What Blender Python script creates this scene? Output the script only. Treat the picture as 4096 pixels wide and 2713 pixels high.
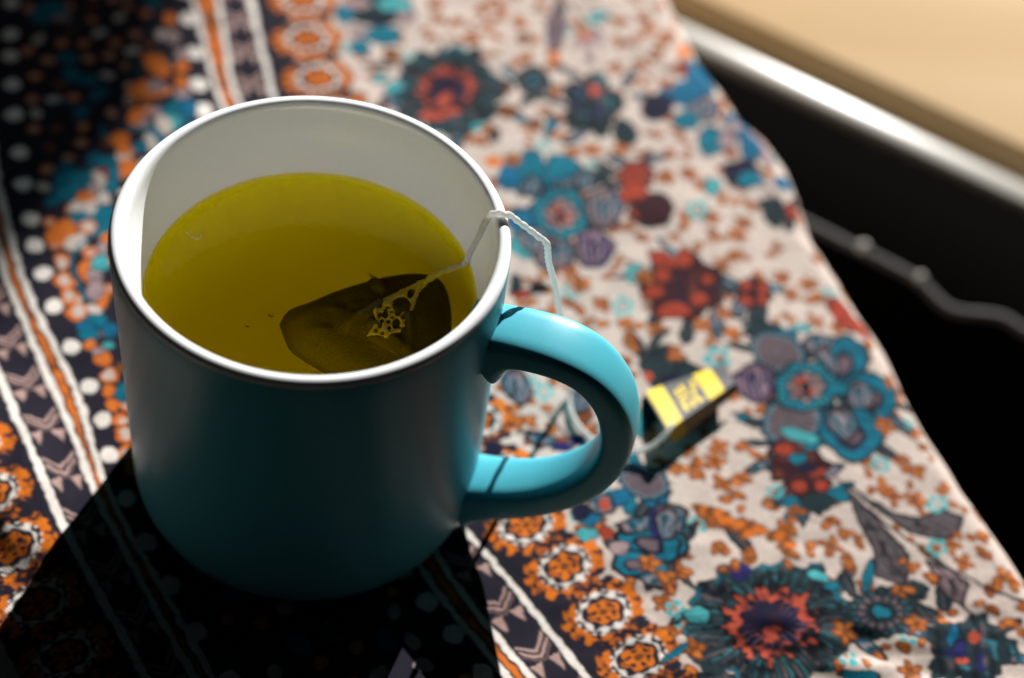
import bpy, bmesh, math, random
import numpy as np
from mathutils import Vector, Matrix

for o in list(bpy.data.objects):
    bpy.data.objects.remove(o)
SC = bpy.context.scene
COL = SC.collection
CM = 0.01                                    # lengths below are in centimetres
R = math.radians

# ------------------------------------------------------------------ camera
cam_d = bpy.data.cameras.new('camera')
cam = bpy.data.objects.new('camera', cam_d)
COL.objects.link(cam)
cam_d.sensor_fit = 'HORIZONTAL'
cam_d.sensor_width = 36.0
cam_d.lens = 36.0 * 6426.96 / 4096
cam_d.clip_start, cam_d.clip_end = 0.01, 60.0
c_right = Vector((0.98580031, 0.1277645, 0.10896781))
c_up = Vector((-0.16792187, 0.75005293, 0.63970528))
c_fw = Vector((0.0, 0.64891974, -0.76085686))
cm = Matrix((c_right, c_up, -c_fw)).transposed().to_4x4()
cm.translation = Vector((4.81947792, -24.70532197, 35.48027969)) * CM
cam.matrix_world = cm
cam_d.dof.use_dof = True
cam_d.dof.focus_distance = 0.371
cam_d.dof.aperture_fstop = 5.6
cam_d.dof.aperture_blades = 0
SC.camera = cam

# ------------------------------------------------------------------ light: sunlight falling in from the upper right, a dim room round it
LAZ, LEL = R(76), R(24.2)
LDIR = Vector((math.cos(LAZ) * math.cos(LEL), math.sin(LAZ) * math.cos(LEL), math.sin(LEL)))   # towards the light
sd = bpy.data.lights.new('window_sunlight', 'SPOT')
sd.energy = 2200.0
sd.color = (1.0, 0.975, 0.94)
sd.shadow_soft_size = 0.016
sd.spot_size, sd.spot_blend = R(22), 0.3
sun = bpy.data.objects.new('window_sunlight', sd)
COL.objects.link(sun)
aim = Vector((2, 0, 0)) * CM
sun.location = aim + LDIR * 4.0
sun.rotation_euler = (-LDIR).to_track_quat('-Z', 'Y').to_euler()
w = bpy.data.worlds.new('World')
SC.world = w
w.use_nodes = True
w.node_tree.nodes['Background'].inputs[0].default_value = (0.75, 0.85, 1.0, 1)
w.node_tree.nodes['Background'].inputs[1].default_value = 0.006
SC.view_settings.view_transform = 'Standard'
SC.view_settings.look = 'None'
SC.view_settings.exposure = 0.0
SC.view_settings.gamma = 1.0
SC.render.engine = 'CYCLES'
cy = SC.cycles
cy.use_denoising = True
try:
    cy.denoiser = 'OPENIMAGEDENOISE'
except Exception:
    pass
cy.max_bounces, cy.diffuse_bounces, cy.glossy_bounces = 28, 8, 5
cy.transmission_bounces, cy.transparent_max_bounces, cy.volume_bounces = 8, 24, 20
cy.sample_clamp_indirect = 6.0
cy.caustics_reflective = True

SUN = np.array(sun.location) / CM
def toward_light(p, t):
    """the point a fraction t of the way from cloth point p (cm) to the lamp"""
    p = np.array((p[0], p[1], 0.0))
    return p + (SUN - p) * t

# ------------------------------------------------------------------ helpers
def link(name, verts, faces, mat=None, parent=None, smooth=True):
    me = bpy.data.meshes.new(name)
    me.from_pydata([tuple(q * CM for q in v) for v in verts], [], faces)
    me.update()
    if smooth:
        me.polygons.foreach_set('use_smooth', [True] * len(me.polygons))
    o = bpy.data.objects.new(name, me)
    COL.objects.link(o)
    if mat:
        me.materials.append(mat)
    if parent:
        o.parent = parent
        o.matrix_parent_inverse = parent.matrix_world.inverted()
    return o

def empty(name, loc=(0, 0, 0)):
    o = bpy.data.objects.new(name, None)
    COL.objects.link(o)
    o.empty_display_size = 0.02
    o.location = Vector(loc) * CM
    bpy.context.view_layer.update()
    return o

def tag(o, label, cat, kind=None, group=None):
    if label: o['label'] = label
    if cat: o['category'] = cat
    if kind: o['kind'] = kind
    if group: o['group'] = group
    return o

def material(name):
    m = bpy.data.materials.new(name)
    m.use_nodes = True
    nt = m.node_tree
    return m, nt, nt.nodes['Principled BSDF'], nt.nodes['Material Output']

def node(nt, typ, **kw):
    n = nt.nodes.new(typ)
    for k, v in kw.items():
        if k.startswith('i_'):
            n.inputs[k[2:].replace('_', ' ')].default_value = v
        else:
            setattr(n, k, v)
    return n

def bump(nt, bsdf, height, strength, dist):
    b = node(nt, 'ShaderNodeBump')
    b.inputs['Strength'].default_value = strength
    b.inputs['Distance'].default_value = dist
    nt.links.new(height, b.inputs['Height'])
    nt.links.new(b.outputs[0], bsdf.inputs['Normal'])
    return b

def catmull(P, n):
    P = [np.array(q, float) for q in P]
    P = [2 * P[0] - P[1]] + P + [2 * P[-1] - P[-2]]
    out = []
    for i in range(1, len(P) - 2):
        a, b, c, d = P[i - 1:i + 3]
        for k in range(n):
            t = k / n
            out.append(0.5 * (2 * b + (c - a) * t + (2 * a - 5 * b + 4 * c - d) * t * t + (3 * b - a - 3 * c + d) * t ** 3))
    out.append(P[-2])
    return np.array(out)

def lathe(prof, n=192):
    v, f = [], []
    m = len(prof)
    for i in range(n):
        a = 2 * math.pi * i / n
        for r, z in prof:
            v.append((r * math.cos(a), r * math.sin(a), z))
    for i in range(n):
        j = (i + 1) % n
        for k in range(m - 1):
            f.append((i * m + k, j * m + k, j * m + k + 1, i * m + k + 1))
    return v, f

def tube(path, rad, nseg=10, twist=0.0, ell=0.0):
    path = np.array(path, float)
    T = np.gradient(path, axis=0)
    T /= np.linalg.norm(T, axis=1)[:, None]
    nrm = np.cross(T[0], (0.1, 0.2, 1.0)); nrm /= np.linalg.norm(nrm)
    v, f = [], []
    L = 0.0
    for i, (p, t) in enumerate(zip(path, T)):
        if i: L += np.linalg.norm(path[i] - path[i - 1])
        nrm = nrm - t * (nrm @ t); nrm /= np.linalg.norm(nrm)
        b = np.cross(t, nrm)
        r = rad[i] if hasattr(rad, '__len__') else rad
        for k in range(nseg):
            a = 2 * math.pi * k / nseg
            q = r * (1 + ell * math.cos(2 * (a - twist * L)))
            v.append(tuple(p + q * (math.cos(a) * nrm + math.sin(a) * b)))
    n = len(path)
    for i in range(n - 1):
        for k in range(nseg):
            f.append((i * nseg + k, i * nseg + (k + 1) % nseg, (i + 1) * nseg + (k + 1) % nseg, (i + 1) * nseg + k))
    f.append(tuple(range(nseg))[::-1]); f.append(tuple((n - 1) * nseg + k for k in range(nseg)))
    return v, f

def box(cx, cy_, z0, z1, g, q, lg, lq, bev=0.15):
    """beveled box with its centre at (cx,cy), half lengths lg and lq along the unit vectors g and q"""
    bm = bmesh.new()
    bmesh.ops.create_cube(bm, size=2)
    for vv in bm.verts:
        x, y, z = vv.co
        p = np.array((cx, cy_)) + np.array(g) * x * lg + np.array(q) * y * lq
        vv.co = (p[0], p[1], z0 if z < 0 else z1)
    bmesh.ops.bevel(bm, geom=bm.edges[:], offset=bev, segments=3, affect='EDGES', profile=0.5)
    bmesh.ops.recalc_face_normals(bm, faces=bm.faces)
    bm.verts.index_update()
    v = [tuple(q_.co) for q_ in bm.verts]; f = [tuple(x.index for x in fc.verts) for fc in bm.faces]
    bm.free()
    return v, f

_rs = np.random.RandomState(7)
_LAT = _rs.rand(256, 256)
def vnoise(x, y, s=1.0, seed=0):
    """smooth value noise, -1..1"""
    x = np.asarray(x) / s + 37.3 * seed + 1000; y = np.asarray(y) / s + 91.7 * seed + 1000
    xi = np.floor(x).astype(int); yi = np.floor(y).astype(int)
    fx = x - xi; fy = y - yi
    fx = fx * fx * (3 - 2 * fx); fy = fy * fy * (3 - 2 * fy)
    a = _LAT[xi % 256, yi % 256]; b = _LAT[(xi + 1) % 256, yi % 256]
    c = _LAT[xi % 256, (yi + 1) % 256]; d = _LAT[(xi + 1) % 256, (yi + 1) % 256]
    return 2 * ((a * (1 - fx) + b * fx) * (1 - fy) + (c * (1 - fx) + d * fx) * fy) - 1
# figures of the print: kind, colour, centre and two half-axes (or points) on the cloth, in cm
MOTIFS = [
('E','g',-1.7,19.32,1.14,0.31,0.16,-0.86),
('E','t',-1.16,19.8,0.6,0.16,0.07,-0.4),
('E','T',-2.74,18.79,0.29,0.08,0.11,-0.54),
('E','T',-1.26,18.05,0.61,0.16,0.09,-0.47),
('E','T',-1.89,17.16,0.33,0.09,0.08,-0.41),
('E','p',-2.41,19.46,0.45,0.12,0.06,-0.32),
('E','p',-0.69,19.18,0.27,0.07,0.06,-0.35),
('E','p',-2.14,17.93,0.24,0.07,0.07,-0.34),
('E','n',-1.55,18.78,0.35,0.09,0.04,-0.2),
('E','w',-0.84,17.12,0.24,0.06,0.05,-0.3),
('E','t',-0.39,15.47,0.28,0.25,0.12,-0.27),
('E','t',-0.96,15.85,0.24,0.06,0.04,-0.22),
('MP','m',-0.14,14.86,0.52,0.13,0.06,-0.32),
('E','t',2.4,14.69,0.54,0.69,0.26,-0.44),
('E','g',2.54,15.1,0.53,0.13,0.08,-0.57),
('CA','x',1.34,15.84,1.69,0.44,0.33,-2.13),
('E','c',1.01,14.45,0.43,0.05,0.02,-0.2),
('E','c',1.65,14.8,0.27,0.13,0.04,-0.17),
('E','c',1.22,15.32,0.19,0.05,0.03,-0.22),
('OV','x',4.04,17,0.61,0.16,0.09,-0.78),
('LF','m',4.51,20.09,0.31,0.01,0.03,-1.37),
('PL','k',4.77,21.59,5.52,20.44,6.83,19.97,7.93,19.12,8.74,18.7),
('PL','k',5.1,21.43,5.46,21.61,5.87,21.81),
('E','p',5.73,19.35,0.51,0.14,0.08,-0.86),
('E','C',5.48,18.8,0.15,-0,-0.01,-0.47),
('E','C',6.02,19.1,0.15,0.08,0.1,-0.45),
('E','o',5.53,19.87,0.15,0.04,0.02,-0.24),
('DF','x',6.13,16.32,1.03,0.26,0.15,-1.59),
('E','c',6.16,17.09,0.2,0.05,0.03,-0.3),
('E','g',7.33,15.21,0.29,0.35,0.28,-0.53),
('E','n',8.27,16.56,0.5,0.13,0.04,-0.52),
('E','B',8.67,17.43,0.35,0.09,0.04,-0.6),
('E','T',4.54,12.45,0.56,0.14,0.13,-1.06),
('E','T',5.58,12.64,0.59,0.14,0.11,-1),
('E','T',4.48,12.96,0.44,0.11,0.06,-0.51),
('E','T',5.48,13.1,0.52,0.13,0.07,-0.61),
('E','B',3.84,12.14,0.32,0.08,0.07,-0.56),
('MP','m',4.6,11.95,0.31,0.07,0.04,-0.36),
('MP','m',5.69,12.29,0.31,0.08,0.03,-0.28),
('MP','G',6.33,12.75,0.38,0.09,0.04,-0.4),
('E','g',6.75,12.93,0.28,0.07,0.03,-0.34),
('E','B',4.96,10.54,0.87,0.44,0.17,-0.66),
('RG','x',5.66,10.97,0.85,0.2,0.12,-1.11),
('MP','m',6.99,11.56,0.6,0.15,0.08,-0.84),
('PL','n',4.96,12.56,5.12,11.57),
('MR','r',7.88,13.27,0.57,0.14,0.06,-0.75),
('E','r',7.9,12.38,0.45,0.11,0.04,-0.56),
('E','R',8.34,11.55,0.59,-0.15,-0.09,-0.52),
('E','r',8.11,11.56,0.27,-0.07,-0.04,-0.26),
('E','R',8.83,12,0.33,0.08,0.03,-0.4),
('E','w',3.43,19.06,0.2,0.05,0.03,-0.27),
('E','o',4.65,18.34,0.19,0.05,0.03,-0.25),
('E','w',3.42,15.18,0.29,0.07,0.04,-0.29),
('E','o',3.3,12.77,0.28,0.07,0.04,-0.27),
('E','w',4.39,14.91,0.19,0.05,0.03,-0.21),
('SP','o',1.13,19.51),
('SP','o',1.85,20.29),
('SP','o',0.26,18.46),
('SP','o',1.75,18.85),
('SP','o',2.7,13.61),
('SP','o',5.12,14.58),
('SP','o',6.34,14.16),
('SP','o',3.85,12.98),
('SP','o',7.3,14.4),
('SP','o',7.33,20.18),
('SP','o',7.5,21.4),
('SP','o',8.84,13.37),
('SP','o',8.45,15.42),
('E','t',5.94,21.06,0.31,0.08,0.02,-0.25),
('E','t',4.82,9.42,0.58,0.14,0.07,-0.55),
('MP','m',5.62,9.23,0.66,-0.17,-0.1,-0.67),
('MP','p',4.93,9.64,0.4,0.1,0.05,-0.43),
('MP','v',6.84,9.74,0.52,0.12,0.07,-0.77),
('PL','i',6.65,9.03,7.11,9.07,7.38,9.58),
('R5','t',7.92,7.6,0.37,0.09,0.04,-0.44),
('E','r',4.85,7.38,0.33,0.07,0.02,-0.18),
('E','k',5.35,7.68,0.31,0.07,0.03,-0.24),
('E','g',4.63,7.7,0.17,0.04,0.05,-0.35),
('MP','m',5.25,3.86,0.28,0.13,0.16,-0.58),
('MP','m',4.94,3.95,0.17,0.04,0.06,-0.42),
('R5','t',5.97,3.85,0.29,0.06,0.04,-0.32),
('E','w',7.18,3.3,0.23,0.05,0.04,-0.36),
('MP','m',7.01,3.75,0.25,-0.06,-0.07,-0.42),
('PL','k',5.41,2.24,5.73,2.36,6.15,2.34,6.39,2.45),
('E','n',4.84,1.55,0.23,0.05,0.04,-0.27),
('MP','G',6.17,2.14,0.45,-0,-0,-0.18),
('E','i',6.83,2.18,0.4,0.28,0.08,-0.18),
('PL','m',6.14,3.13,6.62,2.6,6.92,2.14),
('SP','o',5.57,2.64),
('SP','o',6.47,2.46),
('SP','o',7.26,4.19),
('SP','o',7.27,6.86),
('SP','o',7.32,8.75),
('SP','o',6.56,8.14),
('SP','o',8.25,6.26),
('SP','o',7.99,10.69),
('SP','o',8.45,8.89),
('SP','o',6.21,8.49),
('DF','x',9.04,5.75,0.56,0.12,0.04,-0.5),
('E','g',9.36,5.48,0.65,0.14,0.05,-0.77),
('E','c',8.87,5.04,0.13,0.03,0.01,-0.19),
('E','t',8.78,3.33,0.17,0.04,0.04,-0.47),
('E','g',9,3.8,0.21,0.05,0.04,-0.58),
('MR','R',9.67,8.76,1.25,0.29,0.09,-1.43),
('E','r',8.97,9.77,0.45,-0.11,-0.06,-0.3),
('E','r',9.62,9.92,0.24,0.06,0.02,-0.37),
('E','r',9.02,9.08,0.19,0.04,0.02,-0.29),
('E','r',10.42,9.27,0.18,0.04,0.01,-0.21),
('E','r',8.82,8.37,0.29,0.07,0.02,-0.29),
('E','r',9.44,7.74,0.47,0.11,0.02,-0.31),
('E','r',10.18,8.36,0.24,0.05,0.01,-0.26),
('E','t',8.24,8.96,0.34,0.08,0.03,-0.39),
('MR','R',11.87,9.01,0.58,0.13,0.02,-0.71),
('E','r',11.59,9.31,0.16,0.04,0.01,-0.23),
('E','r',12.15,9.34,0.18,0.04,0.01,-0.29),
('E','r',11.61,8.69,0.19,0.04,0.01,-0.19),
('E','r',12.14,8.87,0.17,0.04,0.01,-0.23),
('E','g',11.97,8.06,0.29,0.07,0.01,-0.38),
('LF','r',14.57,8.78,0.24,0.28,0.36,-0.6),
('LF','r',15.15,8.39,0.18,0.21,0.22,-0.37),
('R5','t',10.85,6.18,0.44,0.1,0.02,-0.51),
('E','t',13.32,7.92,0.29,0.06,0,-0.14),
('R5','t',16.54,4.98,0.23,0.05,-0.01,-0.23),
('E','g',12.23,7.54,0.62,0.14,0.01,-0.37),
('E','T',12.71,7.46,0.52,0.12,0.01,-0.28),
('FP','m',12.62,6.82,0.8,-0.2,-0.18,-0.73),
('MP','m',13.85,7.4,0.43,0.1,0,-0.34),
('PT','T',14.59,6.76,0.53,-0.28,-0.4,-0.98),
('MP','m',14.09,6.65,0.24,0.19,0.22,-0.56),
('PT','T',15.39,5.67,0.74,-0.18,-0.23,-0.82),
('MP','m',15.07,5.63,0.37,0.08,-0.01,-0.47),
('PT','T',14.78,4.26,0.85,-0.21,-0.25,-0.9),
('MP','m',14.55,4.5,0.3,0.33,0.26,-0.41),
('MP','v',12,5.53,0.56,0.12,0.02,-0.65),
('FP','m',13.09,4.36,0.81,0.55,0.26,-0.8),
('E','t',13.32,3.83,0.51,-0.12,-0.06,-0.23),
('RG','x',13.48,5.67,0.86,0.19,0.01,-0.88),
('E','T',14.37,5.75,0.28,0.06,-0,-0.24),
('PL','k',15.93,4.73,16.47,4.51,17.19,4.09),
('E','g',10.29,5.33,0.66,-0.33,-0.12,-0.34),
('E','g',9.16,5.56,0.5,0.11,0.03,-0.47),
('E','n',9.52,5.05,0.23,0.05,0.01,-0.18),
('E','c',8.92,5.03,0.11,0.02,0.01,-0.18),
('MR','R',12.92,3.3,0.49,0.1,0.01,-0.33),
('PL','g',11.31,4.2,11.67,4.23,11.95,3.94),
('E','T',11.67,4.17,0.18,0.04,0.01,-0.17),
('SP','o',9.1,10.72),
('SP','o',10.3,10.66),
('SP','o',11.26,10.47),
('SP','o',12.39,11.01),
('SP','o',12.71,9.93),
('SP','o',13.55,9.86),
('SP','o',13.01,9.27),
('SP','o',13.75,8.33),
('SP','o',12.79,8.24),
('SP','o',10.33,7.3),
('SP','o',9.59,6.09),
('SP','o',11.27,11.38),
('SP','o',11.04,2.96),
('SP','o',11.76,3.11),
('SP','o',16.15,6.2),
('SP','o',15.79,4.71),
('SP','o',11.01,7.97),
('E','B',9.68,18.7,0.43,0.43,0.35,-0.89),
('E','B',9.25,17.67,0.64,0.17,0.04,-0.72),
('E','n',8.37,16.95,0.48,0.12,0.03,-0.48),
('MP','p',9.93,17.03,0.43,0.11,0.03,-0.56),
('E','T',9.33,16.31,0.42,0.11,0.03,-0.47),
('E','T',10.22,15.51,0.42,0.11,0.03,-0.69),
('E','p',10.74,15.72,0.26,0.07,0.02,-0.46),
('E','B',11.09,16.44,0.25,0.34,0.39,-0.68),
('E','p',11.86,15.61,0.25,0.33,0.41,-0.72),
('E','B',11.54,15.53,0.25,0.33,0.29,-0.5),
('E','n',11.27,14.24,0.57,0.14,0.02,-0.67),
('E','T',11.59,14.02,0.41,0.1,0.01,-0.37),
('E','p',10.98,16.41,0.21,0.05,0.01,-0.31),
('R5','t',9.92,12.15,0.4,0.1,0.03,-0.49),
('E','t',10.37,13.35,0.25,0.06,0.02,-0.36),
('PL','n',11.9,13.95,12.44,13.26,12.97,12.38),
('MR','r',12.96,12.88,0.26,0.06,0.01,-0.43),
('E','g',12.4,12.74,0.3,0.33,0.24,-0.5),
('E','B',12.68,14.14,0.31,0.08,0.01,-0.37),
('E','r',9.01,18.94,0.22,0.06,0.02,-0.33),
('E','R',8.58,11.83,0.55,0.13,0.05,-0.76),
('E','o',9.11,20,0.28,0.07,0.02,-0.43),
('SP','o',8.8,14.62),
('SP','o',9.57,13.82),
('SP','o',8.86,13.57),
('SP','o',11.4,12),
('SP','o',8.15,20.18),
('SP','o',8.51,18.06),
('MR','R',13.33,2.71,0.85,0.18,0.01,-0.65),
('MR','R',13.56,2.1,0.66,0.14,0,-0.53),
('E','r',13.34,2.05,0.2,0.04,0,-0.19),
('E','r',13.92,2.17,0.18,0.04,0,-0.19),
('E','r',12.88,3.27,0.27,0.06,0,-0.22),
('E','r',13.82,2.64,0.22,0.05,0,-0.16),
('E','T',13.28,3.03,0.27,0.06,0,-0.19),
('E','n',13.56,2.75,0.22,0.05,0,-0.16),
('E','g',13.83,1.62,0.48,0.1,0,-0.32),
('FAN','g',14.67,2.38,15.33,1.98,16.03,1.7,16.64,1.69,17.33,2.13,17.89,1.98,17.77,1.32,17.28,1.07,16.41,1.15,15.54,1.65),
('FAN','g',14.76,1.97,15.01,1.12,15.39,0.43,15.41,-0.47,15.8,-0.55,16.22,-0.56,16.38,0.37,15.75,1.07,15.24,1.59),
('FAN','m',16.81,0.31,17.12,-0.48,17.49,-0.8,17.77,-0.94,17.92,-0.22,17.32,0.26),
('PL','k',14.32,2.53,14.89,2,15.54,1.39,16.18,1,16.82,0.56,17.37,0.22,17.87,0.01,18.71,-0.32,19.41,-0.45),
('PL','k',17.77,-0.94,17.97,-1.19,18.04,-1.52),
('E','g',16.47,-0.71,0.3,0.06,-0.01,-0.3),
('CA','x',12.65,-2.47,2.24,0.43,0.04,-1.91),
('OV','x',15.54,-1.57,0.93,0.18,-0.02,-0.76),
('DF','x',17.87,-2.26,1.22,0.23,-0.06,-1.11),
('E','c',17.97,-1.86,0.17,0.03,-0.01,-0.19),
('E','c',17.6,-2.66,0.17,0.03,-0.01,-0.12),
('E','B',17.41,-1.92,0.1,-0,-0.07,-0.34),
('E','i',17.58,-2.27,0.13,0.02,-0.02,-0.28),
('E','i',11.77,-1.05,0.25,0.05,0.01,-0.29),
('E','t',10.72,-2.61,0.33,0.06,0.01,-0.23),
('R5','t',10.13,-2.53,0.29,0.06,0.02,-0.33),
('R5','t',12.64,1.75,0.26,0.05,0.01,-0.27),
('E','T',13.08,1.52,0.22,0.05,0,-0.21),
('E','t',13.84,-0.79,0.28,-0.06,-0.04,-0.15),
('E','T',14.22,-1.01,0.21,0.04,-0,-0.12),
('R5','t',17.13,0.78,0.33,0.07,-0.01,-0.33),
('R5','t',17.2,2.26,0.36,0.07,-0.01,-0.32),
('E','B',9.34,1.01,0.39,0.08,0.03,-0.47),
('MP','m',9.75,0.16,0.47,0.1,0.03,-0.5),
('PT','T',9.59,-0.69,0.67,0.14,0.04,-0.54),
('E','i',9.41,0.09,0.21,0.04,0.02,-0.3),
('BS','o',11.81,0.37,1.22,-0.28,-0.12,-0.46),
('SP','o',10.48,1.84),
('SP','o',11.19,1.71),
('SP','o',11.79,2.06),
('SP','o',10.93,2.42),
('SP','o',13.13,1),
('SP','o',14.05,0.98),
('SP','o',11.15,-0.42),
('SP','o',11.96,-0.46),
('SP','o',14.61,-0.23),
('SP','o',14.7,0.75),
('SP','o',15.56,2.46),
('SP','o',15.96,2.27),
('SP','o',16.26,3.48),
('SP','o',16.61,3.11),
('SP','o',18.17,1.4),
('SP','o',17.85,0.46),
('SP','o',18.64,0.57),
('SP','o',18.33,-0.83),
('SP','o',19.17,0.12),
('SP','o',17.41,2.9),
('SP','o',16.54,-0.05),
('SP','o',16.13,-0.83),
('SP','o',13.07,-0.29),
('SP','o',11.47,-0.96),
('SP','o',10.04,-1.64),
('SP','o',13.58,0.11),
('SP','o',14.55,-2.33),
('SP','o',16.48,-1.72),
('SP','o',15.24,-2.9),
('SP','o',16.26,-3.16),
('SP','o',19.14,-1.35),
('SP','o',10.69,-3.59),
('E','t',9.03,1.54,0.45,0.09,0.02,-0.3),
('FP','m',9.05,1.29,0.67,-0.15,-0.11,-0.54),
('E','B',7.67,-0.22,0.32,0.06,0.02,-0.21),
('E','B',8.4,0.66,0.28,0.06,0.02,-0.29),
('MP','p',7.95,0.32,0.32,0.07,0.03,-0.29),
('E','c',8.03,0.34,0.16,0.03,0.02,-0.22),
('E','n',7.41,-0.03,0.24,0.05,0.03,-0.28),
('E','t',7.64,-0.71,0.27,0.06,0.02,-0.19),
('PT','T',9.32,-0.65,0.78,-0.09,-0.08,-0.51),
('MP','m',9,-0.14,0.5,0.21,0.05,-0.2),
('PT','T',8.93,-1.38,0.47,0.09,0.03,-0.36),
('E','i',9.56,-0.12,0.24,0.05,0.03,-0.38),
('MP','p',9.75,0.06,0.24,0.05,0.03,-0.43),
('E','p',8.54,-0.95,0.24,0.05,0.02,-0.21),
('E','r',8.15,-0.56,0.16,0.03,0.02,-0.19),
('SP','o',9.86,-1.66),
('SP','o',9.36,-1.3),
('E','T',-12.24,16.29,0.46,0.48,0.26,-0.45),
('E','g',-11.27,15.92,0.46,0.12,0.09,-0.29),
('E','p',-11.73,16.11,0.32,0.09,0.05,-0.15),
('E','T',-10.62,13.48,0.27,0.07,0.11,-0.34),
('E','g',-8.71,14.28,0.27,0.07,0.12,-0.42),
('E','o',-8.11,14.59,0.52,-0.4,-0.09,-0.37),
('E','o',-8.12,13.39,0.63,0.16,0.11,-0.41),
('E','p',-7.89,13.6,0.27,0.07,0.08,-0.27),
('E','w',-8.15,12.8,0.4,0.1,0.06,-0.2),
('E','o',-8.07,12.03,0.24,0.06,0.12,-0.43),
('E','p',-7.78,11.82,0.16,0.04,0.07,-0.26),
('E','p',-7.51,12.39,0.18,0.05,0.07,-0.27),
('E','o',-8.37,17.02,0.19,0.05,0.1,-0.37),
('E','p',-8.02,16.16,0.2,0.05,0.11,-0.4),
('E','p',-7.5,15.36,0.21,0.06,0.08,-0.3),
('E','o',-7.33,14.72,0.21,0.05,0.08,-0.3),
('E','o',-7.15,14.02,0.18,0.05,0.08,-0.31),
('E','p',-6.96,13.4,0.23,0.06,0.08,-0.31),
('E','T',-6.88,12.55,0.45,0.11,0.16,-0.6),
('E','B',-6.62,12.83,0.27,0.07,0.11,-0.4),
('E','t',-6.98,12.03,0.31,0.08,0.11,-0.4),
('E','C',-7.16,11.84,0.24,0.06,0.13,-0.46),
('E','T',-7.3,11.31,0.31,-0.27,-0.09,-0.27),
('E','C',-7.36,11.02,0.24,0.06,0.11,-0.39),
('E','T',-7.57,10.76,0.22,0.05,0.07,-0.26),
('E','o',-8.28,10.93,0.28,0.07,0.1,-0.35),
('E','C',-8,10.31,0.24,0.06,0.09,-0.32),
('E','o',-8.08,10.57,0.22,0.05,0.07,-0.25),
('E','o',-7.73,9.84,0.3,0.07,0.11,-0.37),
('E','T',-8.31,9.3,0.47,0.12,0.25,-0.85),
('E','r',-8.38,9.21,0.21,0.05,0.14,-0.46),
('E','C',-8.45,9,0.26,0.06,0.14,-0.46),
('E','p',-8.5,8.72,0.17,0.04,0.09,-0.3),
('E','T',-8.95,9.01,0.34,0.08,0.11,-0.37),
('E','o',-8.65,8.3,0.34,0.08,0.06,-0.21),
('E','T',-9.3,8.79,0.42,0.1,0.26,-0.84),
('E','T',-8.16,7.59,0.69,0.36,0.17,-0.39),
('E','C',-8.35,7.92,0.23,0.06,0.08,-0.27),
('E','C',-8.05,8.41,0.21,0.05,0.07,-0.24),
('E','C',-8.73,7.83,0.19,0.05,0.07,-0.24),
('E','o',-8.16,7.15,0.25,0.06,0.09,-0.29),
('E','C',-8.16,7.15,0.17,0.04,0.06,-0.2),
('E','o',-8.74,7.01,0.25,0.06,0.09,-0.29),
('E','T',-7.69,7.2,0.17,0.36,0.16,-0.15),
('E','o',-8.76,6.65,0.45,0.11,0.13,-0.4),
('E','C',-8.3,6.45,0.24,0.26,0.18,-0.26),
('PL','T',-7.75,7.26,-8.11,6.56,-8.23,5.92,-8.2,5.68),
('E','o',-8.44,5.63,0.22,0.05,0.1,-0.31),
('E','C',-8.43,5.57,0.14,0.03,0.07,-0.22),
('E','o',-8.18,4.92,0.25,0.06,0.1,-0.33),
('E','C',-8.18,4.92,0.15,0.04,0.07,-0.21),
('E','o',-7.85,4.35,0.24,0.06,0.1,-0.32),
('E','C',-7.85,4.35,0.14,0.03,0.06,-0.2),
('E','o',-7.46,3.84,0.28,0.06,0.11,-0.34),
('E','C',-7.44,3.87,0.17,0.04,0.07,-0.22),
('E','o',-7.61,5.46,0.29,0.07,0.13,-0.44),
('E','p',-7.39,5.34,0.2,0.05,0.1,-0.33),
('E','o',-6.91,4.45,0.2,0.05,0.1,-0.32),
('E','p',-7.21,4.73,0.24,0.06,0.11,-0.38),
('E','t',-7.36,5.82,0.25,0.06,0.1,-0.34),
('E','o',-7.49,6.83,0.17,0.04,0.07,-0.23),
('E','p',-7.49,6.4,0.17,0.04,0.08,-0.28),
('PL','T',-8.2,5.68,-7.72,4.85,-7.32,4.36),
('E','T',-6.86,3.55,0.32,0.07,0.09,-0.31),
('E','B',-7.03,3.29,0.24,0.05,0.08,-0.26),
('E','B',-6.38,3.38,0.22,0.05,0.08,-0.26),
('E','T',-6.89,3.1,0.28,0.06,0.06,-0.21),
('E','t',-6.27,2.85,0.16,0.04,0.05,-0.15),
('E','o',-6.78,2.74,0.16,0.04,0.05,-0.18),
('E','o',-6.29,2.35,0.25,0.06,0.08,-0.25),
('E','p',-6.48,2.58,0.16,0.03,0.04,-0.13),
('E','o',-5.94,1.81,0.27,0.06,0.07,-0.25),
('E','C',-5.97,1.83,0.19,0.04,0.05,-0.17),
('E','o',-5.78,1.32,0.17,0.04,0.07,-0.22),
('E','o',-5.57,0.84,0.17,0.04,0.06,-0.22),
('E','o',-5.2,0.41,0.21,0.05,0.06,-0.22),
('E','C',-5.14,0.39,0.13,0.03,0.04,-0.13),
('E','o',-4.98,-0.03,0.23,0.05,0.07,-0.24),
('E','C',-4.96,0,0.14,0.03,0.05,-0.16),
('E','o',-4.75,-0.53,0.19,0.04,0.07,-0.26),
('E','T',-5.41,1.32,0.19,0.04,0.1,-0.34),
('E','o',-4.71,-0.64,0.21,0.04,0.08,-0.28),
('E','C',-4.76,-0.6,0.11,0.02,0.04,-0.14),
('E','o',-4.5,-1.09,0.19,0.04,0.07,-0.23),
('E','o',5.2,-3.26,0,0,0,-0),
]
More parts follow.
